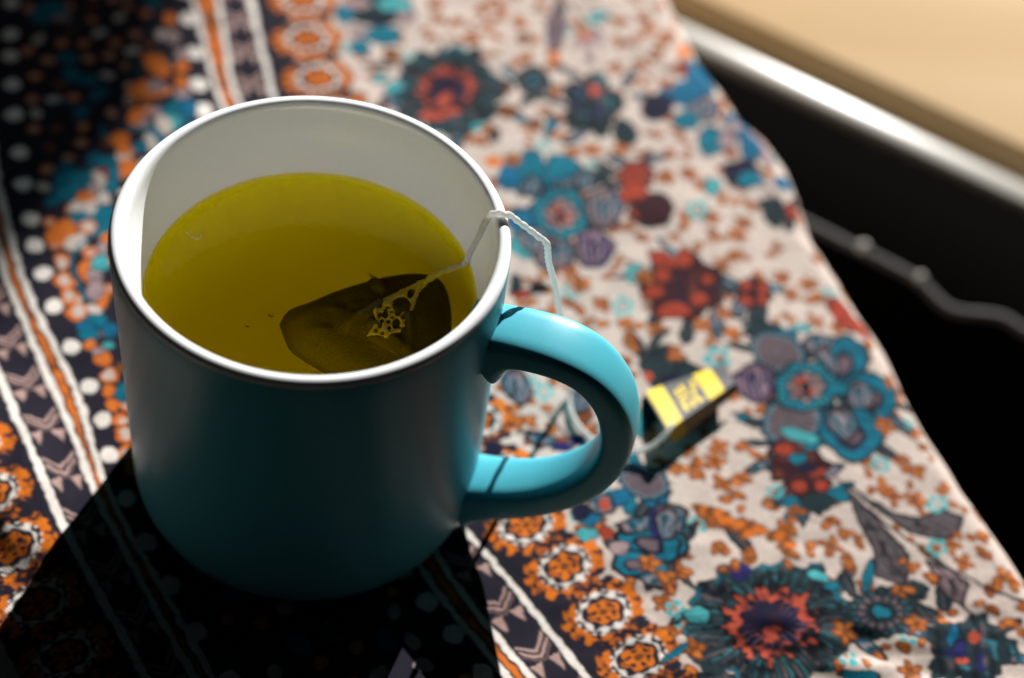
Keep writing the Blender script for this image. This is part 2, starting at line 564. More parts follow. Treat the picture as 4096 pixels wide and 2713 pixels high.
# ------------------------------------------------------------------ the tablecloth and its print
EDIR = np.array((0.448, -0.894)); EDIR /= np.linalg.norm(EDIR)     # along the table edge
NDIR = np.array((-EDIR[1], EDIR[0]))                               # across it, outwards
edge_pts = np.array([(8.0, 23.6), (8.38, 22.59), (9.51, 19.94), (10.42, 18.21), (11.01, 16.98), (11.83, 16.39), (12.66, 15.19), (13.05, 13.86),
    (13.58, 12.01), (14.48, 10.47), (15.67, 7.88), (16.56, 5.75), (17.55, 3.93), (17.91, 3.11), (19.48, 0.43), (20.1, -0.9)])
ER = 0.9                                                            # radius of the fold over the edge
def steps(lo, a, b, hi, fine, coarse):
    return np.concatenate([np.arange(lo, a, coarse), np.arange(a, b, fine), np.arange(b, hi + coarse, coarse)])
GA = steps(-46, -10.0, 19.6, 31, 0.036, 1.5)
GB = steps(-52, -24.0, 13.0, 34, 0.040, .7)
A, B = np.meshgrid(GA, GB, indexing='ij')
PX = A * NDIR[0] + B * EDIR[0]
PY = A * NDIR[1] + B * EDIR[1]

C_ = {'C': (.46, .385, .34), 'T': (.003, .105, .155), 't': (.045, .25, .27), 'B': (.005, .09, .17), 'g': (.011, .023, .028), 'n': (.008, .008, .024), 'm': (.115, .080, .092),
      'p': (.25, .175, .18), 'v': (.125, .075, .125), 'o': (.52, .13, .02), 'w': (.14, .045, .014), 'c': (.36, .060, .034), 'r': (.235, .032, .016), 'R': (.028, .007, .010),
      'k': (.006, .006, .009), 'i': (.012, .012, .075), 'G': (.095, .083, .09), 'N': (.015, .0135, .022), 'W': (.66, .605, .555), 'P': (.36, .235, .21), 'O': (.54, .135, .012)}
C_ = {k: np.array(v) for k, v in C_.items()}
rng = np.random.RandomState(11)

WX = PX + 0.035 * vnoise(PX, PY, 0.30, 1) + 0.025 * vnoise(PX, PY, 0.12, 2)
WY = PY + 0.035 * vnoise(PX, PY, 0.30, 3) + 0.025 * vnoise(PX, PY, 0.12, 4)
CLR = np.empty(A.shape + (3,)); CLR[:] = C_['C']

def sst(d, w=0.03):
    t = np.clip(0.5 - d / (2 * w), 0, 1)
    return t * t * (3 - 2 * t)

class Win:
    """the part of the grid within rad of (x,y)"""
    def __init__(s, x, y, rad):
        a = x * NDIR[0] + y * NDIR[1]; b = x * EDIR[0] + y * EDIR[1]
        i0, i1 = np.searchsorted(GA, (a - rad, a + rad)); j0, j1 = np.searchsorted(GB, (b - rad, b + rad))
        s.sl = (slice(i0, i1), slice(j0, j1))
        s.x = WX[s.sl] - x; s.y = WY[s.sl] - y
        s.c = CLR[s.sl]
        s.ok = s.x.size > 0
    def put(s, m, col):
        c = C_[col] if isinstance(col, str) else np.asarray(col)
        s.c += (c - s.c) * m[..., None]

def loc(win, v):
    """unit coordinates inside an ellipse given by its two axis vectors"""
    ax, ay, bx, by = v[2:6]
    det = ax * by - ay * bx
    U = (win.x * by - win.y * bx) / det; V = (win.y * ax - win.x * ay) / det
    return U, V, math.sqrt(abs(det))

def ell(v, col, grow=0.0, du=0.0, dv=0.0, sc=1.0, w=0.03, wob=0.06):
    m = max(math.hypot(v[2], v[3]), math.hypot(v[4], v[5]))
    win = Win(v[0], v[1], m * 1.5 + grow + 0.1)
    if not win.ok: return
    U, V, s = loc(win, v)
    U = (U - du) / sc; V = (V - dv) / sc; s *= sc
    th = np.arctan2(V, U)
    r = np.hypot(U, V) * (1 + wob * np.sin(3 * th + v[0] * 9) + wob * 0.7 * np.sin(5 * th + v[1] * 7))
    ink = isinstance(col, str) and col in 'TtBgprRvmniw' and grow == 0 and sc == 1 and s > .12
    if ink: win.put(sst((r - 1) * s - .045, w) * .85, 'k')
    win.put(sst((r - 1) * s - grow, w), col)
    if ink:
        m0 = sst((r - .93) * s, w)
        win.put(m0 * np.clip(vnoise(win.x, win.y, .16, 91) * 1.7 - .25, 0, 1) * .75, np.array(C_[col]) * .35)
        win.put(m0 * np.clip(np.sin(V * 9 + 2 * U + v[0] * 5) * 1.5 - .7, 0, 1) * .6, np.array(C_[col]) * 1.9)

def petal_m(v, col, edge='k'):
    ell(v, 'g' if edge == 'g' else 'k', grow=0.10)
    ell(v, col)
    m = max(math.hypot(v[2], v[3]), math.hypot(v[4], v[5]))
    win = Win(v[0], v[1], m * 1.3)
    if not win.ok: return
    U, V, s = loc(win, v)
    r = np.hypot(U, V) * (1 + .05 * vnoise(win.x, win.y, .2, 93))
    q = (U + 0.25 * V * U) * s / .125 + .8 * vnoise(win.x, win.y, .3, 92)
    st = np.sin(q * 3.14)
    fade = np.clip(1.25 - r, .25, 1)
    win.put(sst((r - 0.95) * s) * np.clip(vnoise(win.x, win.y, .45, 94) * 2.2 - .2, 0, 1) * .9, 'T' if col != 'v' else 'i')
    win.put(sst((r - 0.86) * s) * np.clip(st * 1.5 - .3, 0, 1) * .85, 'p')
    win.put(sst((r - 0.93) * s) * np.clip(-st * 1.6 - .3, 0, 1) * .85 * fade, 'k')
    win.put(sst((np.abs(r - .9) - .06) * s) * np.clip(np.sin(np.arctan2(V, U) * 18), 0, 1) * .7, 'k')

def petal_t(v):
    ell(v, 'k', grow=0.11)
    ell(v, 'T', wob=0.05)
    m = max(math.hypot(v[2], v[3]), math.hypot(v[4], v[5]))
    win = Win(v[0], v[1], m * 1.3)
    if not win.ok: return
    U, V, s = loc(win, v)
    r = np.hypot(U, V)
    win.put(sst((np.abs(r - 0.78) - 0.10) * s) * (0.35 + 0.3 * vnoise(win.x, win.y, 0.2, 3)), 'B')
    ell(v, 'n', sc=0.55, dv=0.12)
    ell(v, 'm', sc=0.36, dv=0.10)

def fan(v, col):
    win = Win(v[0], v[1], 1.5 * max(math.hypot(v[2], v[3]), math.hypot(v[4], v[5])))
    if not win.ok: return
    U, V, s = loc(win, v)
    th = np.arctan2(V, U); r = np.hypot(U, V)
    rim = 1 + 0.05 * np.cos(14 * th)
    win.put(sst((r - rim) * s - 0.06), 'k')
    win.put(sst((r - rim) * s + 0.03), 'T')
    win.put(sst((r - 0.82 * rim) * s), 'm')
    st = np.sin(th * 22)
    win.put(sst((r - 0.82 * rim) * s) * np.clip(st, 0, 1) * 0.8, 'G')
    win.put(sst((r - 0.80 * rim) * s) * np.clip(-st * 1.3 - .3, 0, 1) * 0.8, 'N')
    win.put(sst((np.abs(r - 0.85) - 0.05) * s) * np.clip(np.sin(th * 30), 0, 1), 'p')

def ringflower(v):
    win = Win(v[0], v[1], 1.5 * max(math.hypot(v[2], v[3]), math.hypot(v[4], v[5])))
    if not win.ok: return
    U, V, s = loc(win, v)
    th = np.arctan2(V, U); r = np.hypot(U, V) * (1 + 0.05 * np.sin(7 * th) + .05 * vnoise(win.x, win.y, .3, 95))
    win.put(sst((r - 1.04) * s - 0.07), 'k')
    win.put(sst((r - 1) * s), 'T')
    win.put(sst((np.abs(r - 0.84) - 0.10) * s) * np.clip(np.sin(th * 26) + .4 * vnoise(win.x, win.y, .2, 96), 0, 1) * .7, 't')
    win.put(sst((np.abs(r - 0.80) - 0.16) * s) * np.clip(-np.sin(th * 26) - .3, 0, 1) * .8, 'k')
    j = .58 + .05 * np.cos(8 * th)
    win.put(sst((r - j - .07) * s), 'k')
    win.put(sst((r - j) * s), 'm')
    win.put(sst((r - j) * s) * np.clip(np.sin(th * 8 + 1) + vnoise(win.x, win.y, .15, 97), 0, 1) * .8, 'P')
    win.put(sst((r - .42) * s) * np.clip(.4 + 1.4 * vnoise(win.x, win.y, .17, 98), 0, 1), 'c')
    win.put(sst((r - .48) * s) * np.clip(1.6 * vnoise(win.x, win.y, .12, 99) - .1, 0, 1), 'R')
    win.put(sst((r - 0.17) * s), 'k')

def carnation(v):
    win = Win(v[0], v[1], 1.6 * max(math.hypot(v[2], v[3]), math.hypot(v[4], v[5])))
    if not win.ok: return
    U, V, s = loc(win, v)
    th = np.arctan2(V, U); r = np.hypot(U, V)
    jag = 1 + 0.07 * np.sin(5 * th + 1) + 0.05 * np.sin(17 * th) + 0.05 * np.sign(np.sin(11 * th)) * np.abs(np.sin(11 * th)) ** .5
    win.put(sst((r - jag) * s, 0.05), 'g')
    n1 = vnoise(th * 9, r * 3.0, 0.9, 5)
    st = np.sin(th * 38 + 2.0 * vnoise(win.x, win.y, 0.5, 8))
    ring = sst((np.abs(r - 0.74) - 0.22) * s)
    win.put(ring * np.clip(st, 0, 1) * np.clip(.15 + n1, 0, 1) * .8, 'm')
    win.put(ring * np.clip(-st, 0, 1) * np.clip(.35 - n1, 0, 1), (.03, .13, .15))
    win.put(sst((r - jag) * s + 0.02) * np.clip(vnoise(win.x, win.y, .16, 6) * 1.8 - .15, 0, 1) * .9, 'k')
    win.put(sst((np.abs(r - 0.95 * jag) - 0.03) * s) * np.clip(vnoise(win.x, win.y, .5, 16) * 2, 0, 1) * .8, 'T')
    j2 = 0.52 + 0.06 * np.sin(13 * th) + 0.05 * np.sin(29 * th) + .06 * vnoise(win.x, win.y, .22, 19)
    win.put(sst((r - j2 - .05) * s), 'k')
    win.put(sst((r - j2) * s) * np.clip(0.55 + 1.3 * vnoise(win.x, win.y, .20, 9), 0, 1), 'c')
    j3 = 0.36 + 0.05 * np.sin(9 * th + 1)
    win.put(sst((r - j3) * s), 'n')
    win.put(sst((r - j3) * s) * np.clip(vnoise(win.x, win.y, .14, 12) - .1, 0, 1), 'R')
    st2 = np.sin(th * 21 + 3 * r)
    win.put(sst((np.abs(r - .30) - .10) * s) * np.clip(st2 - .2, 0, 1) * np.clip(.5 + vnoise(win.x, win.y, .3, 11), 0, 1), 'v')
    win.put(sst((np.hypot(U * .8, V - .17) - .13) * s) * np.clip(.5 + 1.8 * vnoise(win.x, win.y, .13, 14), 0, 1), 'c')

def oval(v):
    win = Win(v[0], v[1], 1.6 * max(math.hypot(v[2], v[3]), math.hypot(v[4], v[5])))
    if not win.ok: return
    U, V, s = loc(win, v)
    th = np.arctan2(V, U); r = np.hypot(U, V)
    jag = 1 + 0.06 * np.sin(4 * th + 1) + 0.035 * np.sin(15 * th)
    win.put(sst((r - jag) * s), 'g')
    win.put(sst((r - jag) * s) * np.clip(vnoise(win.x, win.y, .15, 6) * 1.4 - .2, 0, 1) * .8, 'k')
    win.put(sst((np.abs(r - 0.58) - 0.09) * s) * np.clip(.55 + .7 * np.sin(th * 13), 0, 1), 'm')
    win.put(sst((np.abs(r - 0.8) - 0.07) * s) * np.clip(np.sin(th * 19), 0, 1) * .6, (.03, .13, .15))
    win.put(sst((r - 0.36) * s), 'k')
    win.put(sst((r - 0.25) * s), 'T')

def darkflower(v):
    win = Win(v[0], v[1], 1.6 * max(math.hypot(v[2], v[3]), math.hypot(v[4], v[5])))
    if not win.ok: return
    U, V, s = loc(win, v)
    th = np.arctan2(V, U); r = np.hypot(U, V)
    jag = 0.95 + 0.13 * np.cos(5 * th + .4) + 0.05 * np.sin(19 * th)
    win.put(sst((r - jag) * s, .05), 'g')
    st = np.sin(U * 16 + 3 * V * U)
    win.put(sst((r - .86 * jag) * s) * np.clip(st, 0, 1) * .8, 'k')
    win.put(sst((r - .8 * jag) * s) * np.clip(-st, 0, 1) * np.clip(.3 + vnoise(win.x, win.y, .3, 7), 0, 1), 'm')
    win.put(sst((r - .7) * s) * np.clip(vnoise(win.x, win.y, .3, 21) * 2 - .7, 0, 1), 'i')
    win.put(sst((r - .9 * jag) * s) * np.clip(vnoise(win.x, win.y, .25, 22) * 2 - .9, 0, 1), (.03, .15, .18))

def maroon(v, col):
    win = Win(v[0], v[1], 1.6 * max(math.hypot(v[2], v[3]), math.hypot(v[4], v[5])))
    if not win.ok: return
    U, V, s = loc(win, v)
    th = np.arctan2(V, U); r = np.hypot(U, V)
    jag = 0.97 + 0.09 * np.cos(7 * th + v[0])
    win.put(sst((r - jag) * s - .02), 'R')
    if col == 'r':
        win.put(sst((r - .85 * jag) * s), 'r')
    win.put(sst((r - .9 * jag) * s) * np.clip(vnoise(win.x, win.y, .3, 13) * 1.2, 0, 1), (.13, .03, .02))
    win.put(sst((r - .5) * s) * np.clip(vnoise(win.x, win.y, .15, 14) * 1.3, 0, 1) * .8, 'n')

def rosette(v, col):
    win = Win(v[0], v[1], 1.6 * max(math.hypot(v[2], v[3]), math.hypot(v[4], v[5])))
    if not win.ok: return
    U, V, s = loc(win, v)
    th = np.arctan2(V, U) + v[0]; r = np.hypot(U, V)
    k = np.abs(np.cos(2.5 * th))
    win.put(sst((np.abs(r - .66) - .30 * k) * s) * (k > .25), (.06, .34, .36))
    win.put(sst((np.abs(r - .62) - .10 * k) * s) * (k > .5) * .6, 't')
    win.put(sst((r - .2) * s) * .7, 'w')

def dot(x, y, r, col, w=0.03, ax=1.0, rot=0.0):
    win = Win(x, y, r * 1.6 + .1)
    if not win.ok: return
    c, s_ = math.cos(rot), math.sin(rot)
    u = (win.x * c + win.y * s_) / ax; q = -win.x * s_ + win.y * c
    win.put(sst(np.hypot(u, q) - r, w), col)

def sprig(x, y, big=False):
    a0 = rng.rand() * 6.3
    kind = rng.rand()
    if kind < .45:                      # a twig with leaflets on both sides
        L_ = .45 + .45 * rng.rand()
        c, s_ = math.cos(a0), math.sin(a0)
        line([(x - c * L_ / 2, y - s_ * L_ / 2), (x + c * L_ / 2, y + s_ * L_ / 2)], .018, 'w', .8)
        for k in range(rng.randint(4, 7)):
            u = (rng.rand() - .5) * L_ * 1.1; sg = 1 if k % 2 else -1
            px, py = x + c * u - s_ * sg * .09, y + s_ * u + c * sg * .09
            rr_ = .06 + .06 * rng.rand()
            leaf(px, py, rr_, a0 + sg * .7)
    elif kind < .8:                     # a little open flower
        n = rng.randint(4, 6); R_ = .14 + .09 * rng.rand()
        for k in range(n):
            a = a0 + 2 * math.pi * k / n
            leaf(x + R_ * math.cos(a), y + R_ * math.sin(a), .075 + .04 * rng.rand(), a)
        dot(x, y, .05, 'w' if rng.rand() < .7 else 'i', .03)
    else:                               # loose petals
        for k in range(rng.randint(2, 5)):
            a = a0 + k * 2.3; d = .08 + .22 * rng.rand()
            leaf(x + d * math.cos(a), y + d * math.sin(a), .06 + .07 * rng.rand(), rng.rand() * 3)
    if rng.rand() < .45:
        a = rng.rand() * 6.3
        dot(x + .27 * math.cos(a), y + .27 * math.sin(a), .04, 'i')

def leaf(x, y, r, rot):
    v = .55 + .6 * rng.rand()
    dot(x, y, r + .026, np.array((.13, .038, .014)), .03, 1.55, rot)
    dot(x + .014, y + .010, r * .78, np.array((.46, .135, .026)) * v, .03, 1.5, rot)

def line(pts, hw, col, fade=1.0):
    pts = np.array(pts, float)
    for p, q in zip(pts[:-1], pts[1:]):
        c = (p + q) / 2; d = q - p; L = np.linalg.norm(d) + 1e-6
        win = Win(c[0], c[1], L / 2 + .2)
        if not win.ok: continue
        d /= L
        u = win.x * d[0] + win.y * d[1]; n_ = -win.x * d[1] + win.y * d[0]
        sd_ = np.hypot(np.maximum(np.abs(u) - L / 2, 0), n_) - hw
        win.put(sst(sd_) * fade, col)

def polygon(pts, col):
    pts = np.array(pts, float)
    c = pts.mean(0); rad = np.linalg.norm(pts - c, axis=1).max() + .3
    win = Win(c[0], c[1], rad)
    if not win.ok: return
    P = pts - c
    D = np.full(win.x.shape, 1e9); ins = np.zeros(win.x.shape, bool)
    for p, q in zip(P, np.roll(P, -1, 0)):
        e = q - p; t = np.clip(((win.x - p[0]) * e[0] + (win.y - p[1]) * e[1]) / (e @ e + 1e-9), 0, 1)
        D = np.minimum(D, np.hypot(win.x - p[0] - t * e[0], win.y - p[1] - t * e[1]))
        cond = ((p[1] > win.y) != (q[1] > win.y))
        xx = p[0] + (win.y - p[1]) / (q[1] - p[1] + 1e-12) * (q[0] - p[0])
        ins ^= cond & (win.x < xx)
    sd_ = np.where(ins, -D, D)
    a = P[0] / (np.linalg.norm(P[0]) + 1e-9)
    n_ = -win.x * a[1] + win.y * a[0]
    win.put(sst(sd_ - .04), 'k')
    win.put(sst(sd_ + .04), (.06, .055, .06) if col == 'g' else 'm')
    win.put(sst(sd_ + .08) * np.clip(np.sin(n_ * 26 + vnoise(win.x, win.y, .6, 3) * 2), 0, 1) * .8, 'm' if col == 'g' else 'p')
    win.put(sst(sd_ + .05) * np.clip(vnoise(win.x, win.y, .2, 5) * 1.8 - .2, 0, 1) * .8, 'k')

# --- border bands: lines given as x over y, drawn along their own curves
def curve(pts):
    pts = sorted(pts, key=lambda q: q[1]); y = np.array([q[1] for q in pts]); x = np.array([q[0] for q in pts])
    yy = np.linspace(-60, 80, 2801)
    m = np.gradient(x, y)
    out = np.interp(yy, y, x)
    out = np.where(yy < y[0], x[0] + m[0] * (yy - y[0]), out); out = np.where(yy > y[-1], x[-1] + m[-1] * (yy - y[-1]), out)
    k = np.hanning(61); k /= k.sum()
    return yy, np.convolve(np.pad(out, 30, mode='edge'), k, 'valid')
LINES = {
 'a': curve([(-7.81, 18.15), (-5.99, 13.94), (-2.9, 8.4), (0.2, 2.9), (3.49, -2.7), (6.12, -5.3)]),
 'b': curve([(-7.04, 18.36), (-5.48, 14.07), (-2.25, 8.4), (1.0, 2.9), (4.19, -2.65), (6.62, -5.13)]),
 'c': curve([(-5.98, 18.65), (-4.28, 14.38), (-1.1, 8.4), (2.1, 2.6), (4.26, -1.1), (5.79, -2.47), (8.02, -4.87)]),
 'C': curve([(-12.6, 6.6), (-10.9, 4.0), (-8.75, 1.12), (-8.27, .45), (-7.29, -.96), (-6.3, -2.32), (-5.26, -3.68), (-3.6, -5.6)]),
 'B': curve([(-14.4, 14.5), (-13.4, 11.9), (-11.7, 8.0), (-9.41, 4.06), (-8.57, 2.94), (-7.61, 1.52), (-6.61, .18), (-5.86, -.99), (-4.9, -2.41), (-2.6, -5.2)]),
 'A': curve([(-14.0, 15.2), (-12.9, 12.2), (-11.25, 8.2), (-9.37, 4.8), (-8.66, 3.74), (-7.50, 2.22), (-6.54, 1.0), (-5.68, -.6), (-4.85, -2.01), (-2.3, -5.0)]),
}
def lx(k, y): return np.interp(y, *LINES[k])
# horizontal distances become distances across the band
def across(k):
    yy, xx = LINES[k]
    sl = np.gradient(xx, yy)
    return np.interp(WY, yy, 1 / np.sqrt(1 + sl * sl))
def arclen(k):
    yy, xx = LINES[k]
    ds = np.sqrt(np.diff(yy) ** 2 + np.diff(xx) ** 2); s = -np.concatenate([[0], np.cumsum(ds)])
    sl = np.gradient(xx, yy)
    slope = np.interp(WY, yy, sl)
    off = (WX - lx(k, WY)) * slope / np.sqrt(1 + slope ** 2)
    return np.interp(WY, yy, s) - off
def fput(m, col): 
    global CLR
    CLR += (C_[col] - CLR) * m[..., None]

XA, XB, XC = (lx(k, WY) for k in 'abc')
YA, YB, YC = (lx(k, WY) for k in 'ABC')
fac = across('b'); fac2 = across('B')

# cream ground first: loose sprigs all over it
pts = []
for _ in range(9000):
    a_, b_ = rng.uniform(-6, 20), rng.uniform(-24, 14)
    x, y = a_ * NDIR[0] + b_ * EDIR[0], a_ * NDIR[1] + b_ * EDIR[1]
    if x < np.interp(y, *LINES['c']) + 2.4: continue
    if any((x - p[0]) ** 2 + (y - p[1]) ** 2 < .72 ** 2 for p in pts): continue
    if any(k == 'SP' and (x - v[0]) ** 2 + (y - v[1]) ** 2 < .6 ** 2 for k, c, *v in MOTIFS): continue
    pts.append((x, y))
for x, y in pts: 
    if rng.rand() < .8: sprig(x, y)
for x, y in pts[::9]:
    rosette((x + .4, y + .3, .3, 0, 0, .3), 't')

# dark ground of the bands and of the middle panel
med_edge = (WX - XC) * fac
fput(sst(med_edge - 1.15 - .1 * np.sin(WY * 7), .06), 'N')
# left border is the mirror image; beyond its medallions the cream begins again
fput(sst(-((YC - WX) * fac2 - 2.6), .06) * (WX < YC), 'C')

def band(Xw1, Xw2, Xw3, fc, t, mirror):
    sgn = -1 if mirror else 1
    wob = .02 * vnoise(WX, WY, .35, 31)
    for Xl, hw in ((Xw1, .085), (Xw2, .09), (Xw3, .10)):
        d = np.abs(WX - Xl) * fc - hw + wob
        fput(sst(d - .05) , 'k'); fput(sst(d), 'W')
    Xr = (Xw1 + Xw2) / 2
    wd = np.abs(Xw2 - Xw1) * fc / 2 - .13
    brk = np.clip(.75 + .9 * vnoise(t, WX * 0 + 3, .28, 33), 0, 1)
    d = np.abs(WX - Xr) * fc - np.maximum(wd, .06)
    fput(sst(d) * .9, 'w'); fput(sst(d + .03) * brk, 'o')
    s = (WX - Xw2) / (Xw3 - Xw2)
    P_ = 1.62
    tau = (t / P_) % 1.0
    v_ = tau - .34 * (1 - 2 * np.abs(s - .5))
    ins = ((s > .14) & (s < .86)).astype(float)
    e = .02
    for lo, hi, al in ((.02, .085, 1), (.15, .215, 1), (.26, .285, .5)):
        q = sst(np.maximum(lo - v_, v_ - hi) * P_, .03)
        q2 = sst(np.maximum(lo - (v_ + 1), (v_ + 1) - hi) * P_, .03); q3 = sst(np.maximum(lo - (v_ - 1), (v_ - 1) - hi) * P_, .03)
        fput(np.clip(q + q2 + q3, 0, 1) * ins * al, 'P')
    for c0 in (.27, .73):
        h = (tau - .585) % 1.0
        q = sst((np.abs(s - c0) - .15 * (1 - h / .28)) * 1.0, .04) * (h < .28)
        fput(q, 'P')

tb = arclen('b'); tB = arclen('B')
band(XA, XB, XC, fac, tb, False)
band(YA, YB, YC, fac2, tB + .5, True)

# medallions
def medallion(x, y, dirv, ra=1.08, rl=.86):
    win = Win(x, y, 1.6)
    if not win.ok: return
    d = np.array(dirv) / np.linalg.norm(dirv); n_ = np.array((-d[1], d[0]))
    U = (win.x * n_[0] + win.y * n_[1]) / ra; V = (win.x * d[0] + win.y * d[1]) / rl
    th = np.arctan2(V, U); r = np.hypot(U, V)
    sc = 1 + .07 * np.abs(np.sin(7 * th)) - .03
    win.put(sst((r - 1.03 * sc), .03) , 'N')
    lace = np.clip(.75 + 1.3 * vnoise(win.x, win.y, .13, 41), 0, 1)
    win.put(sst(r - 1.04 * sc, .03) * lace, 'O')
    win.put(sst(np.abs(r - .90) - .05, .03) * np.clip(np.cos(14 * th) * 2, 0, 1) * np.clip(vnoise(win.x, win.y, .2, 42) * 2, 0, 1), 'N')
    win.put(sst(r - .70, .03), 'N')
    beads = np.abs(r - .58 - .05 * vnoise(win.x, win.y, .18, 43)) - .075 * (.6 + .4 * np.cos(9 * th)) * (1 + .5 * vnoise(win.x, win.y, .15, 44))
    win.put(sst(beads, .035), 'W')
    win.put(sst(np.abs(r - .70) - .03, .03) * np.clip(.1 + np.cos(18 * th) + vnoise(win.x, win.y, .2, 45), 0, 1), 'W')
    win.put(sst(r - .46, .03), 'N')
    fl = .40 + .05 * np.cos(6 * th)
    win.put(sst(r - fl, .03), 'O')
    win.put(sst(np.abs(r - .25) - .06, .03) * np.clip(2 * np.cos(6 * th + 3.1), 0, 1), 'N')
    win.put(sst(r - .42) * np.clip(vnoise(win.x, win.y, .12, 46) * 1.6 - .5, 0, 1), 'N')
    win.put(sst(r - .12, .03), 'w')
    for sg in (-1, 1):
        for s2 in (-1, 1):
            q = np.hypot((U - sg * .62) / .18, (V - s2 * .80) / .13)
            win.put(sst((q - 1) * .13, .03), 'N')
med = np.array([(-6.3, 25.0), (-5.6, 23.1), (-4.9, 21.1), (-4.26, 19.12), (-3.69, 17.15), (-2.93, 15.3), (-2.1, 13.7), (-1.2, 12.1), (-.3, 10.5), (.6, 8.9), (1.5, 7.3), (2.4, 5.7),
                (3.3, 4.1), (4.2, 2.4), (5.05, .8), (6.0, -.76), (7.16, -1.82), (8.3, -2.98), (9.29, -4.11), (10.3, -5.3), (11.4, -6.6)])
for i, p in enumerate(med):
    medallion(p[0], p[1], med[min(i + 1, len(med) - 1)] - med[max(i - 1, 0)], 1.12 if p[1] > 10 else 1.08, .98 if p[1] > 10 else .84)
t = -1.0
yy, xx = LINES['C']
k = np.searchsorted(yy, 6.0); last = None
for i in range(k, np.searchsorted(yy, -9.0), -1):
    p = np.array((xx[i], yy[i])); d = np.array((xx[i - 4] - xx[i + 4], yy[i - 4] - yy[i + 4])); d /= np.linalg.norm(d)
    q = p + 1.38 * np.array((d[1], -d[0]))
    if last is None or np.linalg.norm(q - last) > 1.62:
        medallion(q[0], q[1], d); last = q

# rows of large dots along both inner edges
dots_l = [(-13.9, 17.9), (-13.54, 16.41), (-13.07, 14.88), (-12.74, 13.9), (-12.25, 12.55), (-11.73, 11.24), (-11.03, 9.63), (-10.51, 8.37), (-9.85, 7.05), (-9.38, 6.07), (-8.83, 5.06),
          (-8.14, 3.91), (-7.23, 2.58), (-6.35, 1.35), (-5.66, .29), (-5.16, -.76), (-4.35, -2.0), (-3.5, -3.2), (-2.6, -4.3), (-1.6, -5.5), (-.5, -6.6)]
dots_r = [(-8.3, 18.6), (-7.76, 17.19), (-7.13, 15.54), (-6.59, 14.02), (-6.14, 12.87), (-5.4, 11.5), (-4.6, 10.1), (-3.8, 8.7), (2.2, -1.8), (3.0, -2.7), (3.82, -3.53), (4.63, -4.32), (5.49, -5.3), (6.4, -6.3)]
for x, y in dots_l: dot(x, y, .245, 'W', .025, 1.12, 2.2)
for x, y in dots_r: dot(x, y, .30 if y > 5 else .26, 'W', .03, 1.12, 2.2)

# the middle panel: small beads and curls between the listed figures
mid = []
for _ in range(6000):
    y = rng.uniform(-9, 24); lo, hi = np.interp(y, *LINES['A']) + 1.3, np.interp(y, *LINES['a']) - 1.3
    if hi <= lo: continue
    x = rng.uniform(lo, hi)
    if any((x - p[0]) ** 2 + (y - p[1]) ** 2 < .62 ** 2 for p in mid): continue
    mid.append((x, y))
for x, y in mid:
    u = rng.rand()
    if u < .42: dot(x, y, .20, 'O', .03); dot(x, y, .10 + .05 * rng.rand(), 'P')
    elif u < .56: dot(x, y, .24, 'T', .03, 1.6, rng.rand() * 3)
    elif u < .68: dot(x, y, .17, 'C', .03, 1.5, rng.rand() * 3)
    elif u < .8:
        a = rng.rand() * 6.3
        line([(x + .5 * math.cos(a + q * .5), y + .5 * math.sin(a + q * .5)) for q in range(4)], .05, 'T')
    else: dot(x, y, .15, 'w', .03, 1.5, rng.rand() * 3)

# leaves and buds behind the flowers
for kd, c, *v in list(MOTIFS):
    if kd not in ('CA', 'RG', 'DF', 'MR', 'OV', 'FP', 'PT'): continue
    m_ = max(math.hypot(v[2], v[3]), math.hypot(v[4], v[5]))
    for q in range({'CA': 11, 'RG': 9, 'DF': 7, 'MR': 6}.get(kd, 4)):
        a = rng.rand() * 6.3; d = m_ * (.95 + .25 * rng.rand()) + .12
        x, y = v[0] + d * math.cos(a), v[1] + d * math.sin(a)
        if x < np.interp(y, *LINES['c']) + 2.5: continue
        L_, W_ = .28 + .26 * rng.rand(), .10 + .10 * rng.rand()
        a += rng.uniform(-.7, .7)
        vv = (x, y, L_ * math.cos(a), L_ * math.sin(a), -W_ * math.sin(a), W_ * math.cos(a))
        u = rng.rand()
        if u < .6:
            ell(vv, 'k', grow=.04); ell(vv, 'g'); line([(x - vv[2] * .8, y - vv[3] * .8), (x + vv[2] * .8, y + vv[3] * .8)], .015, 'm')
        elif u < .85: petal_m(vv, 'm' if rng.rand() < .6 else 'p')
        else: ell(vv, 'k', grow=.04); ell(vv, 'T')
# the traced figures of the print
for pas in (0, 1):
    for kd, c, *v in MOTIFS:
        if (kd in ('SP', 'PL', 'R5', 'BS')) != (pas == 1): continue
        if kd == 'E': ell(v, c)
        elif kd == 'MP': petal_m(v, c)
        elif kd == 'PT': petal_t(v)
        elif kd == 'FP': fan(v, c)
        elif kd == 'RG': ringflower(v)
        elif kd == 'CA': carnation(v)
        elif kd == 'OV': oval(v)
        elif kd == 'DF': darkflower(v)
        elif kd == 'MR': maroon(v, c)
        elif kd == 'LF': ell(v, 'k', grow=.05); ell(v, c, wob=.03)
        elif kd == 'FAN': polygon(np.array(v).reshape(-1, 2), c)
        elif kd == 'R5': rosette(v, c)
        elif kd == 'PL': line(catmull(np.array(v).reshape(-1, 2), 5), .045, c, .9)
        elif kd == 'SP': sprig(*v)
        elif kd == 'BS':
            for q in range(14):
                a, b = rng.uniform(-1, 1), rng.uniform(-.5, .5)
                x, y = v[0] + a * v[2] + b * v[4], v[1] + a * v[3] + b * v[5]
                dot(x, y, .2, 'w', .05, 1.5, rng.rand() * 3); dot(x + .1, y, .13, 'o', .05, 1.4, rng.rand() * 3)
# uneven ink, as on cheap printed cotton
ink = 1 + .10 * vnoise(PX, PY, .09, 51) + .08 * vnoise(PX, PY, .5, 52)
CLR = np.clip(CLR * ink[..., None], 0.004, .9)

